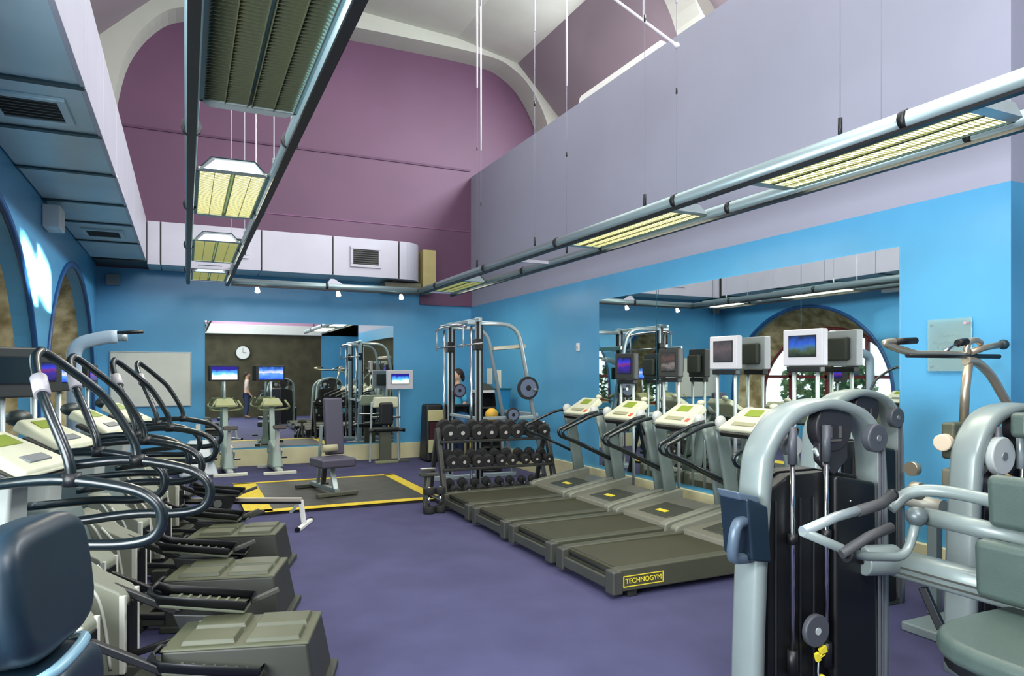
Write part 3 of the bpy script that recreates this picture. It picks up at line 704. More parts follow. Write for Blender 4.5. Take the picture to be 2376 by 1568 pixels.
    MB().box(.07, .13, -.1, .1, .0, .012, Mc).build('keypad', mat('keypad_grey', (110, 116, 120), .5), co, .003)
    MB().box(-.05, .21, -.26, .26, -.07, -.04, Mc).build('underside', blk, co, .01)
    MB().ball((-1.72, .0, 1.36), .09, (.8, 1.1, .6)).build('bottle_holder', mat('holder_dark', (44, 54, 54), .4), t)
    return t
GL = ['nearest cross trainer, right behind the dark blue padded seat', 'second cross trainer from the dark blue padded seat',
      'third cross trainer from the dark blue padded seat', 'last cross trainer of the row, before the whiteboard']
ct = make_trainer(GL[0]); ct.location = (.66, 3.72, 0)
for k, (x, y) in enumerate([(.64, 4.98), (.78, 6.2), (.88, 7.55)]): last_ct = dup(ct, (x, y, 0), None, GL[k+1])
bpy.context.view_layer.update()
for o in [o for o in bpy.data.objects if o.parent == last_ct and o.name.split('.')[0] in ('flywheel_housing', 'base_flange')]:
    for c_ in [q for q in bpy.data.objects if q.parent == o]: bpy.data.objects.remove(c_)
    bpy.data.objects.remove(o)
def wall_tv(px, py, Y, w, h, pic, lab, rz=0):
    p = at(px, py, Y=Y); t = thing('television_stand', lab, 'television', (p.x, p.y, 0), math.pi-rz)
    MB().cyl((.05, 0, 0.03), (.05, 0, p.z-h*.3), .022, 10).build('pole', steel, t)
    MB().box(-.08, .15, -.18, .18, 0, .03).build('base', dgrey, t, .006)
    tvscreen(t, p.z, w, h, bf_, pic)
wall_tv(14, 864, 4.93, .40, .30, scr_off, 'switched-off television in front of the nearest cross trainer', math.radians(50))
wall_tv(92, 866, 6.15, .40, .28, scr_indigo, 'television with a dark blue and red picture in front of the second cross trainer', math.radians(35))
wall_tv(150, 872, 7.4, .38, .27, scr_blue, 'television with a blue picture in front of the third cross trainer', math.radians(20))
wall_tv(214, 872, 9.7, .38, .27, scr_indigo, 'television with an indigo picture in front of the last cross trainer', math.radians(10))

# ================================================================== DARK BLUE PADDED SEAT (bottom left)
t = thing('padded_seat', 'dark blue padded seat with moulded shell at the near end of the cross trainers', 'seat', (-.43, 2.08, 0), math.radians(-14))
def roundpad(x0, x1, hw, z0, z1, p, tilt):
    n = 26; o_ = []
    for k in range(n):
        a_ = 2*math.pi*k/n; c_, s_ = math.cos(a_), math.sin(a_)
        o_.append((hw*math.copysign(abs(c_)**p, c_)*(1-.12*(s_ < 0)*abs(s_)), (z0+z1)/2+(z1-z0)/2*math.copysign(abs(s_)**p, s_)))
    m = MB(); m.prism(o_, x0, x1, 'x'); bmesh.ops.rotate(m.bm, cent=(0, 0, z0), matrix=Matrix.Rotation(math.radians(tilt), 3, 'Y'), verts=m.bm.verts); return m
roundpad(.03, .18, .22, .95, 1.275, .5, -8).build('backrest', bluepad, t, .045, 6)
sb = roundpad(-.09, .04, .205, .92, 1.25, .55, -8).build('backrest_shell', mat('shell_blue_grey', (70, 92, 98), .4), t, .035, 5)
roundpad(.0, .17, .19, .42, .965, .5, 4).build('lower_backrest', bluepad, t, .045, 6)
MB().sweep(curve([(.10, .17, .93), (.17, .1, .955), (.18, -.1, .95), (.10, -.17, .92)], 5), .03, .03, n=8).build('edge_trim', mat('trim_pale_blue', (120, 160, 178), .3), t)
MB().box(-.02, .42, -.21, .21, .44, .54).build('seat', bluepad, t, .045, 5)
MB().cyl((.1, 0, .03), (.1, 0, .42), .05, 14).build('post', frameg, t)
MB().box(-.25, .45, -.06, .06, 0, .06).build('base', frameg, t, .01)
MB().box(-.3, -.2, -.3, .3, 0, .05).build('cross_foot', frameg, t, .01)
MB().cyl((.02, -.19, 1.16), (.02, -.225, 1.16), .022, 12).build('seat_knob', mat('cream_knob', (214, 196, 160), .4), t)

# ================================================================== CURVED GREY ARM MACHINE (behind the trainers)
p = at(172, 830, X=-1.12)
t = thing('crank_trainer', 'light grey curved column with a black handle beyond the last cross trainer', 'exercise machine', (p.x, p.y, 0))
c0 = fillet([(0, 0, .1), (0, 0, 1.98), (.30, .0, 2.06), (.42, 0, 2.07)], .24, 8)
MB().sweep(c0, .15, .12, n=12, rnd=3, up=(0, 1, 0)).build('column', mat('pale_blue_grey', (170, 190, 205), .35), t)
MB().cyl((.42, 0, 2.07), (.52, 0, 2.07), .05, 12).build('crank_hub', steel, t)
MB().cyl((.40, -.02, 2.11), (.68, -.05, 2.13), .02, 10).build('handle', blk, t)
MB().box(-.12, .4, -.25, .25, 0, .08).build('base', greyc, t, .02)
MB().hexa([(-.12, -.14, .08), (.25, -.14, .08), (.25, .14, .08), (-.12, .14, .08)], [(-.1, -.1, .8), (.12, -.1, .8), (.12, .1, .8), (-.1, .1, .8)]).build('body_cover', greyc, t, .03)

# ================================================================== ROWER
q = at(700, 1222, Z=0.0)
t = thing('rowing_machine', 'white rowing machine rail poking out from behind the cross trainers', 'rowing machine', (q.x, q.y, 0), math.radians(-24))
MB().box(-1.85, 0, -.03, .03, .275, .315).build('slide_rail', mat('rail_pale', (196, 190, 176), .35, .4), t, .006)
MB().box(-1.85, -.0, -.018, .018, .25, .275).build('rail_web', blk, t)
MB().bar((-.01, 0, .29), (.03, 0, .0), .05, .035, (0, 1, 0)).build('rear_leg', white, t, .006)
MB().bar((-.02, 0, .27), (-.12, -.0, .15), .03, .03).build('brace', steel, t, .004)
MB().bar((.03, -.26, .02), (.03, .26, .02), .05, .04).build('foot', white, t, .01)
for y in (-.26, .26): MB().cyl((.03, y-.01, .025), (.03, y+.01, .025), .028, 12).build('caster', blk, t)
MB().box(-1.45, -1.15, -.13, .13, .33, .37).build('seat', blk, t, .015)
MB().cyl((-1.95, -.1, .42), (-1.95, .1, .42), .24, 28).build('flywheel', blk, t)
MB().box(-1.8, -1.6, -.16, .16, .2, .45).build('footplate', dgrey, t, .01)

# ================================================================== BIKES before the back mirror
def make_bike(lab, pic):
    t = thing('exercise_bike', lab, 'exercise bike', (0, 0, 0), 0, 'exercise bikes facing the back mirror')
    # faces +y, rear foot at y = 0
    MB().box(-.26, .26, -.035, .035, .0, .055).build('rear_foot', mat('pale_foot', (206, 208, 190), .4), t, .012)
    MB().box(-.22, .22, .95, 1.02, .0, .055).build('front_foot', greyc, t, .012)
    MB().bar((0, 0, .06), (0, 1.0, .06), .1, .07).build('frame_beam', greyc, t, .02)
    MB().hexa([(-.09, .22, .08), (.09, .22, .08), (.09, .8, .08), (-.09, .8, .08)], [(-.06, .3, .42), (.06, .3, .42), (.06, .75, .52), (-.06, .75, .52)]).build('drive_cover', mat('cover_sage', (150, 168, 158), .4), t, .04, 4)
    MB().bar((0, .32, .3), (0, .18, .72), .06, .05, (0, 1, 0)).build('seat_post', mat('post_white', (214, 216, 206), .35), t, .01)
    MB().hexa([(-.11, .0, .74), (.11, .0, .74), (.03, .3, .76), (-.03, .3, .76)], [(-.12, .02, .81), (.12, .02, .81), (.035, .3, .80), (-.035, .3, .80)]).build('saddle', mat('saddle_brown_black', (50, 44, 42), .5), t, .02, 3)
    MB().bar((0, .72, .4), (0, .86, 1.12), .09, .07, (0, 1, 0)).build('mast', mat('cover_sage', (150, 168, 158), .4), t, .015)
    for s in (-1, 1):
        MB().sweep(curve([(0, .84, 1.02), (s*.17, .78, 1.03), (s*.25, .62, 1.06), (s*.22, .5, 1.12), (s*.17, .55, 1.2)], 5), .034, n=8).build('handlebar', mat('bar_sage', (150, 156, 112), .45), t)
        c = MB().cyl((s*.09, .52, .34), (s*.12, .52, .34), .03, 10).bar((s*.115, .52, .34), (s*.115, .52+s*.1, .34-s*.13), .02, .03); cr = c.build('crank', steel, t)
        MB().box(s*.17-.05, s*.17+.05, .52+s*.1-.04, .52+s*.1+.04, .34-s*.13-.012, .34-s*.13+.012).build('pedal', blk, cr, .004)
    MB().hexa([(-.17, .72, 1.08), (.17, .72, 1.08), (.14, .93, 1.17), (-.14, .93, 1.17)], [(-.17, .71, 1.13), (.17, .71, 1.13), (.13, .92, 1.23), (-.13, .92, 1.23)]).build('console', mat('console_sage', (168, 170, 122), .4), t, .015)
    MB().cyl((0, .9, 1.15), (0, .93, 1.56), .02, 10).build('screen_pole', steel, t)
    f = MB().box(-.235, .235, .90, .95, 1.52, 1.80).build('television', blk, t, .012)
    MB().box(-.205, .205, .893, .899, 1.55, 1.77).build('screen', pic, f)
    return t
BL = ['left exercise bike at the back mirror, its screen showing a beach picture', 'right exercise bike at the back mirror, its screen bright blue']
q = at(535, 1106, Z=0); b1 = make_bike(BL[0], scr_beach); b1.location = (q.x, q.y, 0); b1.rotation_euler = (0, 0, math.radians(3))
q = at(650, 1101, Z=0); b2 = make_bike(BL[1], scr_blue); b2.location = (q.x, q.y, 0); b2.rotation_euler = (0, 0, math.radians(3))
# white machine body at the far left, behind the last handrails
q = at(500, 1075, Y=12.3)
t = thing('step_machine', 'white stepping machine half hidden behind the last cross trainer handrails', 'step machine', (q.x-.25, 12.45, 0))
MB().hexa([(-.3, -.25, .0), (.3, -.25, .0), (.3, .45, .0), (-.3, .45, .0)], [(-.16, -.1, .42), (.16, -.1, .42), (.16, .35, .55), (-.16, .35, .55)]).build('body_shell', mat('white_shell', (216, 224, 224), .35), t, .05, 4)
for s in (-1, 1): MB().box(s*.2-.07, s*.2+.07, -.4, -.02, .22+s*.05, .26+s*.05).build('pedal', blk, t, .01)
MB().bar((0, .3, .4), (0, .4, .8), .08, .06, (0, 1, 0)).build('mast', greyc, t, .01)

# ================================================================== LIFTING PLATFORM, BENCH
t = thing('lifting_platform', 'flat black rubber platform with a yellow painted border', 'platform', (0, 0, 0))
MB().box(.65, 3.0, 8.6, 10.95, .002, .035).build('rubber_mat', matm, t, .004)
for nm_, a in (('border_strip', (.62, .93, 8.6, 10.95)), ('border_strip', (2.86, 3.02, 8.6, 10.95)), ('border_strip', (.62, 3.02, 8.56, 8.72)), ('border_strip', (.62, 3.02, 10.88, 10.98))):
    MB().box(a[0], a[1], a[2], a[3], .036, .041).build(nm_, yel, t)
q = at(783, 1150, Z=.04)
t = thing('adjustable_bench', 'dark padded bench with its backrest upright, standing on the platform', 'bench', (q.x, q.y, .041), math.radians(12))
MB().box(-.28, .28, -.04, .04, .0, .05).build('front_foot', mat('foot_olive', (92, 94, 80), .5, .3), t, .01)
MB().box(-.24, .24, .86, .94, .0, .05).build('rear_foot', dgrey, t, .01)
MB().bar((0, 0, .06), (0, .9, .06), .07, .06).build('spine', frameg, t, .01)
MB().bar((0, .05, .05), (0, .22, .43), .07, .05, (0, 1, 0)).build('front_post', steel, t, .008)
MB().bar((0, .5, .06), (0, .4, .46), .06, .05, (0, 1, 0)).build('rear_post', dgrey, t, .008)
MB().box(-.26, .22, -.12, .34, .38, .50).build('seat', lav, t, .03, 4)
MB().box(.01, .27, .0, .09, .0, .78, Matrix.Translation((0, .38, .50)) @ Matrix.Rotation(math.radians(-6), 4, 'X')).build('backrest', lav, t, .025, 4)
MB().bar((-.05, .55, .1), (-.02, .5, .9), .04, .04, (0, 1, 0)).build('back_support', frameg, t, .006)
MB().cyl((-.09, .3, .60), (.12, .3, .60), .05, 12).build('roller_pad', mat('tan_roller', (168, 164, 130), .5), t)

# ================================================================== SEATED MACHINE with TV at the back wall (right of the mirror)
q = at(905, 1078, Z=0)
t = thing('recumbent_bike', 'recumbent bike with black back pad and cream hood before the back mirror', 'exercise bike', (q.x, q.y+.25, 0), math.radians(0))
MB().box(-.22, .22, -.05, .03, .0, .05).build('rear_foot', mat('foot_sage', (128, 134, 104), .5), t, .01)
MB().box(-.12, .10, .0, .1, .02, .62).build('seat_column', mat('column_olive', (84, 88, 74), .45, .2), t, .02)
MB().box(-.3, .24, -.05, .12, .58, .66).build('seat', blk, t, .03, 3)
MB().box(-.13, .13, -.02, .07, .70, 1.12).build('back_pad', padblk, t, .04, 4)
MB().hexa([(-.24, .05, 1.02), (.25, .05, 1.02), (.25, .2, 1.02), (-.24, .2, 1.02)], [(-.2, .05, 1.22), (.24, .05, 1.22), (.24, .2, 1.22), (-.2, .2, 1.22)]).build('hood', creamc, t, .03, 3)
for s in (-.28, .27): MB().bar((s, .12, .02), (s*.85, .15, 1.12), .035, .035, (0, 1, 0)).build('side_tube', steel, t, .006)
MB().box(-.25, .3, .1, .14, .82, .86).build('cross_tube', chrome, t, .006)
for s in (-1, 1): MB().cyl((s*.2, -.02, .62), (s*.34, -.05, .60), .03, 10).build('hand_grip', blk, t)
q = at(927, 881, Y=12.6)
t = thing('television_stand', 'small white framed television on a pole right of the back mirror', 'television', (q.x+.04, q.y+.1, 0), math.pi/2)
MB().cyl((.05, 0, .03), (.05, 0, q.z-.1), .018, 10).build('pole', steel, t); MB().box(-.08, .14, -.16, .16, 0, .03).build('base', dgrey, t, .006)
tvscreen(t, q.z, .50, .36, wf_, scr_beach)
# low cabinet-like bin against the skirting
# ================================================================== STANDING STATION at the corner
q = at(1010, 1072, Z=0)
t = thing('balance_trainer', 'black rounded training station with a beige panel by the back wall', 'exercise machine', (q.x, 12.6, 0), math.radians(0))
MB().hexa([(-.16, -.2, 0), (.22, -.2, 0), (.22, .3, 0), (-.16, .3, 0)], [(-.14, -.1, 1.08), (.2, -.1, 1.08), (.2, .2, 1.08), (-.14, .2, 1.08)]).build('body', blk, t, .05, 4)
MB().box(-.12, .18, -.16, -.13, .76, .97).build('panel', mat('panel_beige', (190, 186, 140), .5), t, .01)
MB().box(-.10, .12, -.2, -.17, .32, .74).build('red_panel', mat('dark_red', (62, 22, 26), .5), t, .01)
MB().box(-.13, .0, -.23, -.19, .18, .42).build('foot_plate', mat('panel_beige', (190, 186, 140), .5), t, .01)

# ================================================================== SMITH MACHINE
t = thing('smith_machine', 'tall silver smith machine with sloping rear frame behind the dumbbell rack', 'weight machine', (3.72, 9.65, 0))
U = ((-.58, 'near'), (.55, 'far'))
for y, _ in U:
    H = 2.44
    MB().box(-.035, .035, y-.035, y+.035, 0, H).build('upright', steel, t, .006)
    MB().box(-.038, .005, y-.039, y-.034, .1, H-.05).build('black_strip', blk, t)
    MB().cyl((-.10, y, .08), (-.10, y, H-.12), .016, 10).build('guide_rod', chrome, t)
    MB().box(.04, .065, y-.03, y+.03, .2, H-.1).build('hook_rack', blk, t, .004)
    MB().box(-.16, .05, y-.03, y+.03, H-.10, H-.04).build('rod_bracket', steel, t, .006)
    MB().box(-.16, .05, y-.03, y+.03, .04, .09).build('rod_bracket', steel, t, .006)
    MB().box(-.06, .05, y-.055, y+.055, 1.98, 2.14).build('carriage', blk, t, .01)
    path = fillet([(0, y, 2.36), (.62, y, 2.36), (1.08, y, .04)], .26, 8)
    MB().sweep(path, .06, .06, n=10, rnd=3, up=(0, 1, 0)).build('rear_frame', steel, t)
    MB().box(-.3, 1.12, y-.04, y+.04, 0, .07).build('base_beam', steel, t, .01)
    MB().cyl((-.22, y, 2.0), (-.22, y, 2.3), .012, 8).build('hanger_rod', steel, t)
MB().bar((-.03, -.75, 2.4), (-.03, .72, 2.4), .05, .05).build('top_beam', steel, t, .006)
MB().sweep(curve([(-.2, -.62, 2.30), (-.24, -.3, 2.34), (-.24, .3, 2.34), (-.2, .62, 2.30)], 5), .045, n=10).build('pull_up_bar', chrome, t)
MB().bar((.72, -.58, 2.05), (.72, .55, 2.05), .06, .06).build('rear_cross_beam', tanst, t, .006)
MB().bar((.93, -.58, 1.05), (.93, .55, 1.05), .05, .05).build('rear_cross_beam', steel, t, .006)
MB().cyl((-.1, -1.0, 2.06), (-.1, .95, 2.06), .013, 10).build('barbell', chrome, t)
MB().bar((0, -.58, 1.02), (0, .55, 1.02), .045, .045).build('safety_beam', steel, t, .006)
MB().bar((0, -.58, 1.02), (.9, -.58, 1.02), .045, .045).build('side_beam', steel, t, .006)
for i, (x, y, z) in enumerate([(.80, -.62, 1.42), (.93, -.62, .95)]): MB().cyl((x, y, z), (x, y-.22, z), .02, 10).build('storage_peg', chrome, t)
def plate(loc, r, lab, ax='y', m=blkrub):
    t = thing('weight_plate', lab, 'weight plate', loc)
    d = V((0, 1, 0)) if ax == 'y' else V((1, 0, 0))
    MB().cyl(-d*.018, d*.018, r, 36).build('disc', m, t, .006)
    MB().cyl(-d*.022, d*.022, r*.78, 32, r*.70).build('inner_face', mat('plate_grey', (92, 104, 128), .5), t)
    MB().cyl(-d*.027, d*.027, r*.24, 20).build('hub', blk, t); return t
for s in (1,):
    q = at(1225, 900, Y=8.93); plate(tuple(q), .165, 'large grey-faced weight plate hung on the rear frame of the smith machine')
    q = at(1190, 962, Y=8.93); plate(tuple(q), .10, 'small dark weight plate low on the smith machine, above the dumbbells')
    q = at(1066, 906, Y=9.9); plate(tuple(q), .105, 'dark maroon weight plate between the smith machine uprights', 'y', mat('maroon_black', (52, 28, 36), .5))
    MB().cyl((q.x-3.72, 9.9-9.65+.03, q.z), (q.x-3.72, .62, q.z), .016, 8).build('storage_peg', chrome, t)

# ================================================================== DUMBBELL RACK
RX0, RX1, RY = 2.93, 4.50, 8.5
rackm = mat('rack_black', (42, 44, 43), .45)
t = thing('dumbbell_rack', 'black three-tier dumbbell rack beside the farthest treadmill', 'rack', (0, 0, 0))
for x in (RX0, RX1):
    MB().bar((x, RY-.30, 0.02), (x, RY+.02, .95), .06, .08, (0, 1, 0)).build('side_post', rackm, t, .008)
    MB().bar((x, RY+.33, 0.02), (x, RY+.02, .93), .05, .06, (0, 1, 0)).build('rear_post', rackm, t, .008)
    MB().box(x-.035, x+.035, RY-.42, RY+.4, 0, .06).build('foot', rackm, t, .01)
tiers = [(.80, .0), (.46, -.12), (.14, -.23)]
for z, dy in tiers:
    for yy in (-.09, .11): MB().bar((RX0, RY+dy+yy, z+yy*.25), (RX1, RY+dy+yy, z+yy*.25), .06, .035).build('shelf_rail', rackm, t, .006)
def make_dumbbell(r, lab, grp):
    t = thing('dumbbell', lab, 'dumbbell', (0, 0, 0), 0, grp)
    MB().cyl((0, -.075, 0), (0, .075, 0), .016, 10).build('handle', chrome, t)
    for s in (-1, 1):
        h = MB().cyl((0, s*.07, 0), (0, s*.15, 0), r, 16).build('head', blkrub, t, .008)
        MB().cyl((0, s*.15, 0), (0, s*.154, 0), r*.25, 14).build('end_cap', mat('cap_silver', (214, 214, 210), .3, .3), h)
    return t
names = {0: ('top tier', [.105, .105, .098, .098, .092, .092, .085, .085]), 1: ('middle tier', [.085, .085, .08, .08, .075, .075, .07, .07, .065]), 2: ('bottom tier', [.062, .062, .058, .058, .055, .055, .052, .052, .05])}
names_old = {0: ('top tier', [.088, .088, .084, .084, .08, .08, .076, .076, .072, .072]), 1: ('middle tier', [.072, .072, .068, .068, .066, .066, .064, .064, .06, .06, .06]), 2: ('bottom tier', [.055, .055, .053, .053, .052, .052, .05, .05, .05, .05, .05])}
od = ['first', 'second', 'third', 'fourth', 'fifth', 'sixth', 'seventh', 'eighth', 'ninth', 'tenth', 'eleventh']
for k, (z, dy) in enumerate(tiers):
    nm_, rs = names[k]; x = RX0+.11; n = len(rs); step = (RX1-RX0-.2)/(n-1); proto = {}
    for i, r in enumerate(rs):
        lab = 'black round-headed dumbbell, %s from the platform end on the %s' % (od[i], nm_)
        loc = (x+i*step+random.uniform(-.02, .02), RY+dy+.01+random.uniform(-.015, .015), z+.02+r)
        if r in proto: d = dup(proto[r], loc, 0, lab); d.rotation_euler = (math.radians(14), 0, random.uniform(-.06, .06))
        else:
            d = make_dumbbell(r, lab, 'dumbbells on the three-tier rack'); d.location = loc; d.rotation_euler = (math.radians(14), 0, 0); proto[r] = d
# loose things at the rack's left foot
for i, (x, y, s, lb) in enumerate([(2.60, 7.86, 1.0, 'black dumbbell with silver end standing upright at the left foot of the rack'), (2.74, 7.86, .9, 'smaller black dumbbell standing upright beside the rack foot')]):
    d = make_dumbbell(.07*s, lb, 'loose dumbbells by the rack'); d.location = (x, y, .155); d.rotation_euler = (math.radians(90), 0, 0)
t = thing('small_rack', 'low black stand holding a pair of dumbbells, left of the dumbbell rack', 'rack', (2.68, 8.16, 0))
MB().bar((-.07, -.12, 0), (0.02, .02, .42), .05, .06, (0, 1, 0)).build('leg', dgrey, t, .008); MB().bar((.02, .16, 0), (.0, .02, .42), .05, .06, (0, 1, 0)).build('leg', dgrey, t, .008)
MB().box(-.10, .12, -.06, .06, .40, .44).build('tray', dgrey, t, .008); MB().box(-.09, .10, -.03, .03, .46, .50).build('silver_bar', chrome, t, .01)

# ================================================================== CORNER BEHIND THE SMITH MACHINE
q = at(1132, 905, Y=11.75)
t = thing('storage_shelf', 'small dark shelf unit with a white top under the notices', 'shelf', (q.x, 11.8, 0))
MB().box(-.22, .22, -.2, .2, 1.30, 1.35).build('top', white, t, .008)
for x in (-.2, .2): MB().box(x-.02, x+.02, -.2, .2, .0, 1.3).build('side', dgrey, t, .004)
for z in (.3, .7, 1.02): MB().box(-.2, .2, -.2, .2, z, z+.03).build('shelf', dgrey, t, .004)
MB().box(-.2, .2, .17, .2, 0, 1.3).build('back', blk, t)
tag(MB().hexa([(q.x-.2, 11.65, 1.35), (q.x+.15, 11.65, 1.35), (q.x+.15, 11.92, 1.35), (q.x-.2, 11.92, 1.35)], [(q.x-.18, 11.7, 1.50), (q.x, 11.7, 1.46), (q.x, 11.88, 1.46), (q.x-.18, 11.88, 1.50)]).build('bag', dgrey, None, .02), 'dark bag lying on top of the small shelf unit', 'bag')
q2 = at(1166, 915, Y=11.2)
tb = thing('waste_bin', 'blue bin on a stand right of the small shelf unit', 'bin', (q2.x, 11.2, 0))
MB().hexa([(-.08, -.1, .95), (.08, -.1, .95), (.08, .1, .95), (-.08, .1, .95)], [(-.11, -.12, 1.38), (.11, -.12, 1.38), (.11, .12, 1.38), (-.11, .12, 1.38)]).build('bucket', mat('bin_blue', (40, 130, 175), .4), tb, .02)
MB().box(-.12, .12, -.14, .14, 1.37, 1.40).build('lid', mat('bin_teal', (30, 100, 120), .4), tb, .008); MB().cyl((0, 0, .0), (0, 0, .95), .03, 10).build('stand', steel, tb); MB().cyl((0, 0, 0), (0, 0, .03), .16, 20).build('foot', dgrey, tb)
t2 = thing('exercise_ball_rack', 'dark open rack with balls seen through the smith machine', 'rack', (at(1068, 960, Y=11.3).x, 11.3, 0))
for x in (-.2, .2):
    for y in (-.15, .15): MB().box(x-.02, x+.02, y-.02, y+.02, 0, 1.12).build('post', blk, t2)
for z in (.6, 1.09): MB().box(-.22, .22, -.17, .17, z, z+.03).build('shelf', blk, t2)
MB().box(-.2, .2, .13, .15, .6, 1.1).build('back', blk, t2)
q = at(1068, 984, Y=11.3)
tag(MB().ball((q.x, 11.25, .815), .185, n=24).build('exercise_ball', mat('ball_blue', (38, 92, 138), .4)), 'dark blue exercise ball low in the open rack', 'ball')
q = at(1141, 962, Y=10.9)
tst = thing('ball_stand', 'thin black stand holding a yellow ball behind the smith machine', 'stand', (q.x, 10.9, 0))
MB().cyl((0, 0, 0), (0, 0, q.z-.11), .025, 10).build('pole', blk, tst); MB().cyl((0, 0, 0), (0, 0, .03), .18, 20).build('foot', blk, tst); MB().cyl((0, 0, q.z-.13), (0, 0, q.z-.10), .08, 16).build('cup', blk, tst)
tag(MB().ball((q.x, 10.9, q.z), .115, n=24).build('medicine_ball', mat('ball_yellow', (226, 176, 62), .5)), 'yellow medicine ball behind the smith machine', 'ball')

# ================================================================== WEIGHT TOWERS
discg = mat('pulley_dark', (70, 74, 80), .45); discl = mat('pulley_light', (170, 178, 176), .4); shroud = mat('black_shroud', (14, 16, 18), .42)
def make_tower(lab, loc, zs=1.0, near=False, disc=discg, dloc=(.34, 1.325, .072), seg=(True, True)):
    t = thing('weight_tower', lab, 'weight machine', loc)
    Z = lambda z: z*zs
    pts = curve([(-.43, 0, 0), (-.41, 0, Z(.6)), (-.375, 0, Z(1.12)), (-.335, 0, Z(1.30)), (-.20, 0, Z(1.44)), (-.02, 0, Z(1.495)), (.12, 0, Z(1.495)), (.28, 0, Z(1.45)), (.38, 0, Z(1.36)), (.42, 0, Z(1.2)), (.43, 0, Z(.7)), (.43, 0, 0)], 6)
    MB().sweep(pts, .085, .16, n=12, rnd=4, up=(0, 1, 0), prof=lambda f: 1.0 if f < .35 else (1-.35*min(1, (f-.35)/.12) if f < .8 else .65+.35*min(1, (f-.8)/.1))).build('arched_frame', frameg, t)
    s = MB(); s.prism([(-.34, .03), (-.32, Z(1.13)), (-.2, Z(1.175)), (.05, Z(1.175)), (.36, Z(1.12)), (.37, .03)], .03, .13, 'y'); s.build('rear_shroud', shroud, t, .01)
    MB().prism([(.06, .03), (.06, Z(1.15)), (.35, Z(1.10)), (.36, .03)], -.09, .03, 'y').build('side_cover', shroud, t, .02, 3)
    for x in (-.21, .015): MB().cyl((x, -.07, .30), (x, -.07, Z(1.38)), .0125, 12).build('guide_rod', chrome, t); 
    for x in (-.21, .015):
        MB().cyl((x, -.07, Z(1.22)), (x, -.07, Z(1.40)), .022, 12).build('rod_sleeve', discg, t); MB().cyl((x, -.07, .84), (x, -.07, .89), .024, 12).build('rod_stop', blk, t)
        MB().cyl((x, -.07, .22), (x, -.07, .34), .026, 12).build('rod_foot', blk, t)
    MB().prism([(-.345, .03), (-.33, Z(1.10)), (-.2, Z(1.165)), (.06, Z(1.165)), (.06, .03)], -.045, .03, 'y').build('stack_cover', shroud, t, .008)
    for x in (-.30, -.14, -.05): MB().box(x, x+.012, -.052, -.045, .1, Z(1.05)).build('cover_ridge', mat('ridge_black', (34, 36, 40), .35), t, .003)
    MB().box(-.36, .40, -.08, .1, .0, .08).build('base_plate', dgrey, t, .01)
    # pulleys
    b = MB().cyl((.10, -.05, Z(1.385)), (.10, .02, Z(1.385)), .125, 32).build('pulley_bracket', mat('bracket_dark', (44, 44, 48), .45), t, .012)
    MB().prism([(.0, Z(1.40)), (.0, Z(1.22)), (.10, Z(1.14)), (.20, Z(1.22)), (.2, Z(1.40))], -.045, .0, 'y').build('pulley_yoke', mat('bracket_dark', (44, 44, 48), .45), t, .01)
    bw = MB(); bw.box(.06, .075, -.055, -.05, Z(1.33), Z(1.39)); bw.box(.125, .14, -.055, -.05, Z(1.33), Z(1.39)); bw.box(.06, .14, -.055, -.05, Z(1.315), Z(1.325)); bw.build('embossed_mark', mat('emboss_grey', (92, 90, 86), .5), b)
    x, z, r = dloc
    d = MB().cyl((x, -.11, Z(z)), (x, -.06, Z(z)), r, 32).build('pulley_wheel', disc, t, .01, 3)
    MB().cyl((x, -.115, Z(z)), (x, -.105, Z(z)), r*.22, 16).build('wheel_hub', mat('hub_grey', (120, 126, 126), .4, .4), d)
    MB().cyl((-.14, -.02, Z(1.30)), (-.14, .03, Z(1.30)), .05, 20).build('pulley_wheel', discl, t)
    for xx in (.375, .40): MB().box(xx, xx+.014, -.085, -.08, .05, Z(1.3)).build('belt', mat('belt_grey', (96, 98, 104), .6), t)
    MB().cyl((-.01, -.02, Z(1.28)), (.05, -.05, Z(1.18)), .012, 8).build('cable', steel, t)
    if near:
        q = MB().cyl((-.085, -.11, .42), (-.085, -.08, .42), .078, 28).build('lower_pulley', discg, t, .006)
        MB().cyl((-.085, -.113, .42), (-.085, -.108, .42), .018, 14).build('wheel_hub', discl, q)
        sp = MB()
        M = Matrix.Translation((-.06, -.10, .31)) @ Matrix.Rotation(math.radians(-20), 4, 'Y')
        sp.box(-.035, -.012, -.008, .008, -.03, .01, M); sp.box(.0, .04, -.008, .008, -.012, .02, M); sp.box(-.012, .02, -.008, .008, -.02, -.008, M)
        sp.build('selector_pin', yelp, t)
        MB().sweep([(-.07, -.1, .3), (-.075, -.1, .22), (-.06, -.1, .14), (-.04, -.1, .1)], .008, n=6).build('pin_cord', steel, t)
        MB().ball((-.05, -.10, .185), .02).build('pin_knob', yelp, t)
        MB().cyl((.16, -.095, 1.02), (.16, -.085, 1.02), .006, 8).build('screw', chrome, t)
    return t
ta = make_tower('large grey weight tower in the right foreground, next to the nearest treadmill', (2.82, 2.5, 0), 1.0, True)
M = Matrix.Rotation(0, 4, 'Z')
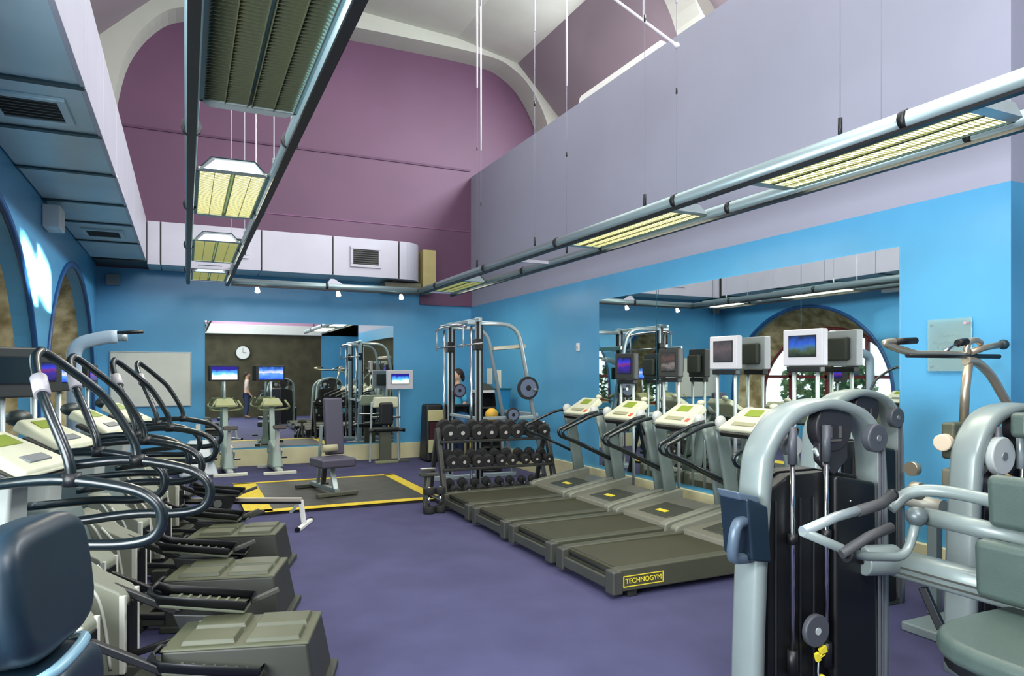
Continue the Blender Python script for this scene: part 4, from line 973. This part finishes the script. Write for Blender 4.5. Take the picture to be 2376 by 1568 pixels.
# blue-black adjustment box clamped on the left leg
bx = MB(); bx.hexa([(-.50, -.11, .80), (-.38, -.11, .78), (-.38, .08, .78), (-.50, .08, .80)], [(-.53, -.11, 1.09), (-.40, -.11, 1.04), (-.40, .08, 1.04), (-.53, .08, 1.10)])
bo = bx.build('adjuster_box', mat('blue_black', (24, 40, 54), .35, .1), ta, .014, 3)
MB().hexa([(-.56, -.10, 1.08), (-.43, -.10, 1.05), (-.43, .04, 1.05), (-.56, .04, 1.08)], [(-.58, -.10, 1.12), (-.45, -.10, 1.09), (-.45, .04, 1.09), (-.58, .04, 1.12)]).build('box_lip', mat('lip_grey_blue', (86, 104, 120), .4, .2), bo, .01)
MB().sweep(curve([(-.47, -.05, .80), (-.58, -.08, .82), (-.60, -.1, .90), (-.58, -.1, .97), (-.52, -.08, .98)], 5), .05, .05, n=8, rnd=3).build('lever', mat('lip_grey_blue', (86, 104, 120), .4, .2), bo)
# --- user unit of the near machine: beams, arm, pads (one machine with the tower: children of it)
T = Matrix.Translation((-2.82, -2.5, 0))
def L(p): return V(p)-V((2.82, 2.5, 0))
MB().sweep([L((3.24, 2.46, .70)), L((3.24, 1.7, .70))], .13, .13, n=12, rnd=4).build('lower_beam', frameg, ta)
for dz in (-.03, .0): MB().bar(L((3.172, 2.40, .70+dz)), L((3.172, 1.72, .70+dz)), .006, .008).build('beam_groove', dgrey, ta)
MB().cyl(L((3.22, 2.34, .72)), L((3.05, 2.40, .72)), .075, 28).build('beam_pivot', frameg, ta, .01)
MB().cyl(L((3.05, 2.40, .72)), L((3.045, 2.402, .72)), .02, 12).build('pivot_bolt', blk, ta)
MB().sweep([L((3.20, 2.17, .97)), L((3.20, 1.7, .955))], .085, .085, n=12).build('upper_beam', frameg, ta)
MB().ball(L((3.13, 2.17, .975)), .048).build('arm_joint', mat('joint_grey', (92, 104, 106), .35, .2), ta)
arm = fillet([L((3.13, 2.17, .96)), L((3.06, 2.17, .79)), L((2.74, 2.17, .83)), L((2.39, 2.17, .975))], .09, 6)
MB().sweep(arm, .042, n=12).build('press_arm', frameg, ta)
MB().sweep([L((2.39, 2.17, .975)), L((2.62, 2.19, 1.015)), L((2.78, 2.2, 1.03))], .044, n=12).build('press_handle', steel, ta)
MB().sweep([L((2.76, 2.2, 1.025)), L((2.95, 2.22, 1.04)), L((3.05, 2.24, 1.07))], .052, n=12).build('handle_grip', mat('grip_charcoal', (62, 64, 66), .6), ta)
MB().ball(L((3.06, 2.245, 1.07)), .03).build('grip_end', blk, ta)
MB().sweep([L((2.60, 2.15, .86)), L((2.74, 2.12, .93)), L((2.86, 2.1, .965))], .045, n=12).build('lower_grip', mat('grip_charcoal', (62, 64, 66), .6), ta)
MB().cyl(L((2.63, 2.15, .85)), L((2.66, 2.15, .845)), .03, 12).build('grip_collar', blk, ta)
arc = curve([L((3.12, 2.3, .99)), L((3.2, 2.25, 1.07)), L((3.27, 2.1, 1.09)), L((3.27, 1.7, 1.065))], 6)
MB().sweep(arc, .06, n=12).build('back_tube', frameg, ta)
# pads face -x
def pad(z0, z1, x, th, y0, y1, tilt, nm):
    M = Matrix.Translation(L((x, 0, (z0+z1)/2))) @ Matrix.Rotation(math.radians(tilt), 4, 'Y')
    h = (z1-z0)/2
    MB().box(0, th, y0, y1, -h, h, M).build(nm, slate, ta, .035, 5)
    MB().box(th*.8, th+.02, y0+.03, y1-.03, -h+.03, h-.03, M).build('pad_board', blk, ta, .01)
pad(.985, 1.215, 3.13, .07, 1.30, 1.86, -4, 'head_pad')
pad(.69, .945, 3.06, .08, 1.28, 1.87, -3, 'back_pad')
out = []
for k in range(28):
    a = 2*math.pi*k/28; c, s_ = math.cos(a), math.sin(a)
    out.append((2.99+.46*math.copysign(abs(c)**.62, c), 1.36+.46*math.copysign(abs(s_)**.62, s_)))
MB().prism([(p[0]-2.82, p[1]-2.5) for p in out], .57, .66, 'z').build('seat_pad', slate, ta, .035, 5)
MB().prism([(p[0]*.94+.18-2.82, p[1]*.94+.09-2.5) for p in out], .53, .575, 'z').build('seat_board', blk, ta, .01)
MB().cyl(L((2.95, 1.55, .02)), L((2.95, 1.55, .5)), .05, 14).build('seat_post', frameg, ta)
MB().bar(L((3.22, 1.72, .03)), L((3.22, 1.72, .95)), .08, .1, (0, 1, 0)).build('unit_post', frameg, ta, .012)
MB().box(.05, .5, -1.3, -.55, 0, .06).build('unit_base', frameg, ta, .012)
MB().bar(L((3.22, 2.2, .62)), L((3.24, 2.12, .44)), .03, .04).build('range_lever', blk, ta, .006); MB().ball(L((3.24, 2.11, .43)), .02).build('lever_tip', white, ta)
MB().box(.47, .51, -.02, .10, 0, .52).build('rear_post', blk, ta, .006); MB().cyl((.49, .02, .52), (.49, .02, .55), .02, 10).build('post_cap', white, ta)

tb_ = make_tower('middle grey weight tower behind the large one, before the long mirror', (4.24, 3.42, 0), 1.01)
B_ = V((4.24, 3.42, 0))
MB().sweep([V((4.66, 3.40, .76))-B_, V((4.66, 3.04, .745))-B_], .1, .1, n=12).build('beam', mat('beam_pale', (190, 190, 176), .4, .2), tb_)
MB().bar(V((4.66, 3.10, .0))-B_, V((4.66, 3.10, .7))-B_, .07, .07, (0, 1, 0)).build('beam_post', frameg, tb_, .01)
MB().cyl(V((4.55, 3.2, .99))-B_, V((4.60, 3.2, .99))-B_, .05, 20).build('cam_disc', tanst, tb_)
tc_ = make_tower('third grey weight tower at the right, with a big pale pulley disc', (4.28, 2.42, 0), .97, False, discl, (-.215, 1.235, .105))
C_ = V((4.28, 2.42, 0))
MB().box(-.20, .45, -.22, -.12, 1.30, 1.44).build('top_pad', slate, tc_, .03, 4)
MB().cyl((-.215, -.05, 1.28), (-.215, -.05, 1.42), .018, 10).build('pulley_rod', steel, tc_)
MB().cyl((-.23, -.05, .99), (-.22, -.05, 1.10), .012, 10).build('pulley_rod', chrome, tc_)
MB().cyl((-.05, -.10, 1.12), (-.05, -.10, 1.34), .022, 10).build('guide_tube', steel, tc_)
MB().sweep([(-.20, -.1, 1.10), (-.12, -.1, 1.07)], .02, n=8).build('strap', mat('tan_strap', (160, 130, 70), .6), tc_)

# ================================================================== CHIN-UP / DIP STATION with the handles against the wall
t = thing('dip_station', 'tan tubular dip station with wide handles in front of the acrylic notice', 'exercise machine', (4.67, 2.88, 0))
D_ = V((4.67, 2.88, 0))
def Q(px, py, Y=2.88): return at(px, py, Y=Y)-D_
MB().sweep([Q(2236, 980), Q(2240, 900), Q(2248, 832)], .055, n=12).build('upright', tanst, t)
MB().cyl((0.0, 0, 0.02), Q(2236, 985), .04, 12).build('lower_post', frameg, t)
MB().sweep(curve([Q(2240, 836), Q(2268, 842), Q(2298, 870), Q(2325, 915), Q(2348, 955)], 5), .06, n=12).build('curved_brace', tanst, t)
MB().bar(Q(2350, 955), V((.42, -.1, .0)), .06, .06, (0, 1, 0)).build('rear_post', frameg, t, .01)
MB().sweep([Q(2105, 824), Q(2318, 827)], .032, n=10).build('lower_bar', blk, t)
MB().sweep(curve([Q(2240, 822), Q(2180, 819), Q(2110, 818), Q(2070, 806), Q(2052, 796), Q(2062, 792), Q(2080, 791)], 5), .035, n=10).build('left_handle', tanst, t)
MB().sweep([Q(2076, 792), Q(2124, 790)], .045, n=10).build('left_grip', blk, t)
MB().sweep(curve([Q(2052, 796), Q(2080, 803), Q(2120, 815), Q(2140, 820)], 4), .025, n=8).build('left_brace', tanst, t)
MB().sweep(curve([Q(2244, 822), Q(2243, 805), Q(2250, 793), Q(2264, 789), Q(2276, 796)], 5), .04, n=10).build('right_loop', tanst, t)
MB().sweep([Q(2250, 818), Q(2285, 806), Q(2325, 799)], .045, n=10).build('right_handle', tanst, t)
MB().ball(Q(2328, 799), .035).build('handle_end', mat('end_teal', (34, 56, 62), .5), t)
MB().sweep([Q(2186, 822), Q(2205, 806), Q(2224, 796)], .022, n=8).build('lever', chrome, t); MB().sweep([Q(2222, 796), Q(2242, 792)], .05, n=8).build('lever_knob', blk, t)
a, b = Q(2200, 980, 2.86), Q(2240, 1128, 2.86)
MB().box(a.x, b.x, -.06, .03, 1.10, a.z).build('arm_pad', mat('pad_olive', (78, 82, 66), .5), t, .02, 3)
MB().box(a.x, b.x-.05, -.06, .03, b.z, 1.04).build('lower_pad', mat('pad_tan', (132, 130, 112), .5), t, .02, 3)
MB().cyl(Q(2178, 1027)+V((0, -.02, 0)), Q(2196, 1025)+V((0, .0, 0)), .055, 20).build('pale_roller', mat('roller_cream', (226, 208, 180), .5), t, .01)
MB().box(-.5, .55, -.3, .12, 0, .06).build('base', frameg, t, .012)
MB().cyl(Q(2128, 1138)+V((0, -.03, 0)), Q(2128, 1138)+V((0, .03, 0)), .055, 24).build('side_roller', tanst, t, .006)

# ================================================================== PEOPLE
def make_person(lab, loc, rz, h, top, leg, lean=0.0):
    t = thing('person', lab, 'person', loc, rz)
    # front = -y ; continuous body from a skin graph
    k = h/1.72
    J = {'pelvis': (0, 0, .93, .13), 'waist': (0, .0, 1.08, .115), 'chest': (0, -.01, 1.30, .135), 'neck0': (0, .0, 1.46, .055), 'neck1': (0, -.01, 1.53, .05), 'head': (0, -.02, 1.63, .085),
         'hipl': (.09, 0, .88, .095), 'kneel': (.10, -.02, .48, .06), 'anklel': (.10, .03, .09, .042), 'toel': (.11, -.13, .03, .03),
         'hipr': (-.09, 0, .88, .095), 'kneer': (-.10, -.01, .48, .06), 'ankler': (-.10, .05, .09, .042), 'toer': (-.11, -.11, .03, .03),
         'shl': (.175, 0, 1.40, .06), 'ell': (.22, .03, 1.13, .042), 'wrl': (.20, -.10, .92, .028), 'hdl': (.19, -.15, .86, .030),
         'shr': (-.175, 0, 1.40, .06), 'elr': (-.22, .03, 1.13, .042), 'wrr': (-.20, -.10, .92, .028), 'hdr': (-.19, -.15, .86, .030)}
    E = [('pelvis', 'waist'), ('waist', 'chest'), ('chest', 'neck0'), ('neck0', 'neck1'), ('neck1', 'head'), ('pelvis', 'hipl'), ('hipl', 'kneel'), ('kneel', 'anklel'), ('anklel', 'toel'), ('pelvis', 'hipr'), ('hipr', 'kneer'), ('kneer', 'ankler'), ('ankler', 'toer'),
         ('chest', 'shl'), ('shl', 'ell'), ('ell', 'wrl'), ('wrl', 'hdl'), ('chest', 'shr'), ('shr', 'elr'), ('elr', 'wrr'), ('wrr', 'hdr')]
    def skinobj(names, edges, nm, m, grow=0.0, parent=t):
        idx = {n: i for i, n in enumerate(names)}
        me = bpy.data.meshes.new(nm); me.from_pydata([tuple(c*k for c in J[n][:3]) for n in names], [(idx[a], idx[b]) for a, b in edges if a in idx and b in idx], [])
        o = bpy.data.objects.new(nm, me); C.objects.link(o); o.parent = parent
        sk = o.modifiers.new('skin', 'SKIN'); sk.use_smooth_shade = True
        for i, n in enumerate(names): r = (J[n][3]+grow)*k; me.skin_vertices[0].data[i].radius = (r, r*.82 if n in ('chest', 'waist', 'pelvis') else r)
        me.skin_vertices[0].data[0].use_root = True
        ss = o.modifiers.new('s', 'SUBSURF'); ss.levels = 2; ss.render_levels = 2
        me.materials.append(m); return o
    body = skinobj(list(J), E, 'body', skin)
    skinobj(['chest', 'waist', 'pelvis', 'neck0', 'shl', 'shr', 'ell', 'elr'], [('chest', 'waist'), ('waist', 'pelvis'), ('chest', 'neck0'), ('chest', 'shl'), ('chest', 'shr'), ('shl', 'ell'), ('shr', 'elr')], 'shirt', top, .012)
    skinobj(['pelvis', 'hipl', 'hipr', 'kneel', 'kneer', 'anklel', 'ankler'], [('pelvis', 'hipl'), ('pelvis', 'hipr'), ('hipl', 'kneel'), ('hipr', 'kneer'), ('kneel', 'anklel'), ('kneer', 'ankler')], 'trousers', leg, .014)
    hd = MB().ball((0, -.02*k, 1.635*k), .098*k, (.82, 1.0, 1.15), 20).build('face', skin, t)
    MB().ball((0, -.118*k, 1.62*k), .016*k, (.8, 1.2, 1.4), 8).build('nose', skin, hd)
    for s in (-1, 1):
        MB().ball((s*.032*k, -.103*k, 1.65*k), .010*k, n=8).build('eye', hair, hd); MB().ball((s*.08*k, -.01*k, 1.635*k), .02*k, (.5, .8, 1.3), 8).build('ear', skin, hd)
    MB().box(-.022*k, .022*k, -.112*k, -.10*k, 1.578*k, 1.586*k).build('mouth', maroon, hd)
    MB().ball((0, .012*k, 1.668*k), .106*k, (.86, 1.0, 1.0), 20).ball((0, .11*k, 1.60*k), .045*k, (.8, .8, 1.8), 12).build('hair', hair, hd)
    for s in (-1, 1):
        for j in range(5):
            yy = -.15-.004; xx = s*.19+(j-2)*.014
            if j == (4 if s < 0 else 0): MB().sweep([(xx*k, (yy+.01)*k, .87*k), ((xx-s*.015)*k, (yy-.03)*k, .85*k), ((xx-s*.02)*k, (yy-.05)*k, .83*k)], .018*k, n=6).build('thumb', skin, body)
            else: MB().sweep([(xx*k, yy*k, .85*k), (xx*k, (yy-.02)*k, (.80+.004*abs(j-2))*k), (xx*k, (yy-.01)*k, (.765+.006*abs(j-2))*k)], .015*k, n=6).build('finger', skin, body)
        MB().hexa([((s*.10-.045)*k, -.19*k, 0), ((s*.10+.045)*k, -.19*k, 0), ((s*.10+.04)*k, .09*k, 0), ((s*.10-.04)*k, .09*k, 0)], [((s*.10-.035)*k, -.17*k, .05), ((s*.10+.035)*k, -.17*k, .05), ((s*.10+.035)*k, .08*k, .09), ((s*.10-.035)*k, .08*k, .09)]).build('shoe', dgrey, t, .015)
    return t
q = at(1067, 870, Y=12.0)
make_person('dark-haired person in a light blue top standing behind the smith machine', (q.x, 12.1, 0), math.radians(-80), 1.70, topb, jean)
make_person('person in a pale top by the brown entrance wall, seen in the back mirror', (2.05, -1.05, 0), math.radians(90), 1.68, mat('pale_shirt', (200, 180, 168), .8), jean)
tr = make_tower('weight tower in the recess behind the camera, seen in the back mirror', (6.2, -.6, 0), 1.0)
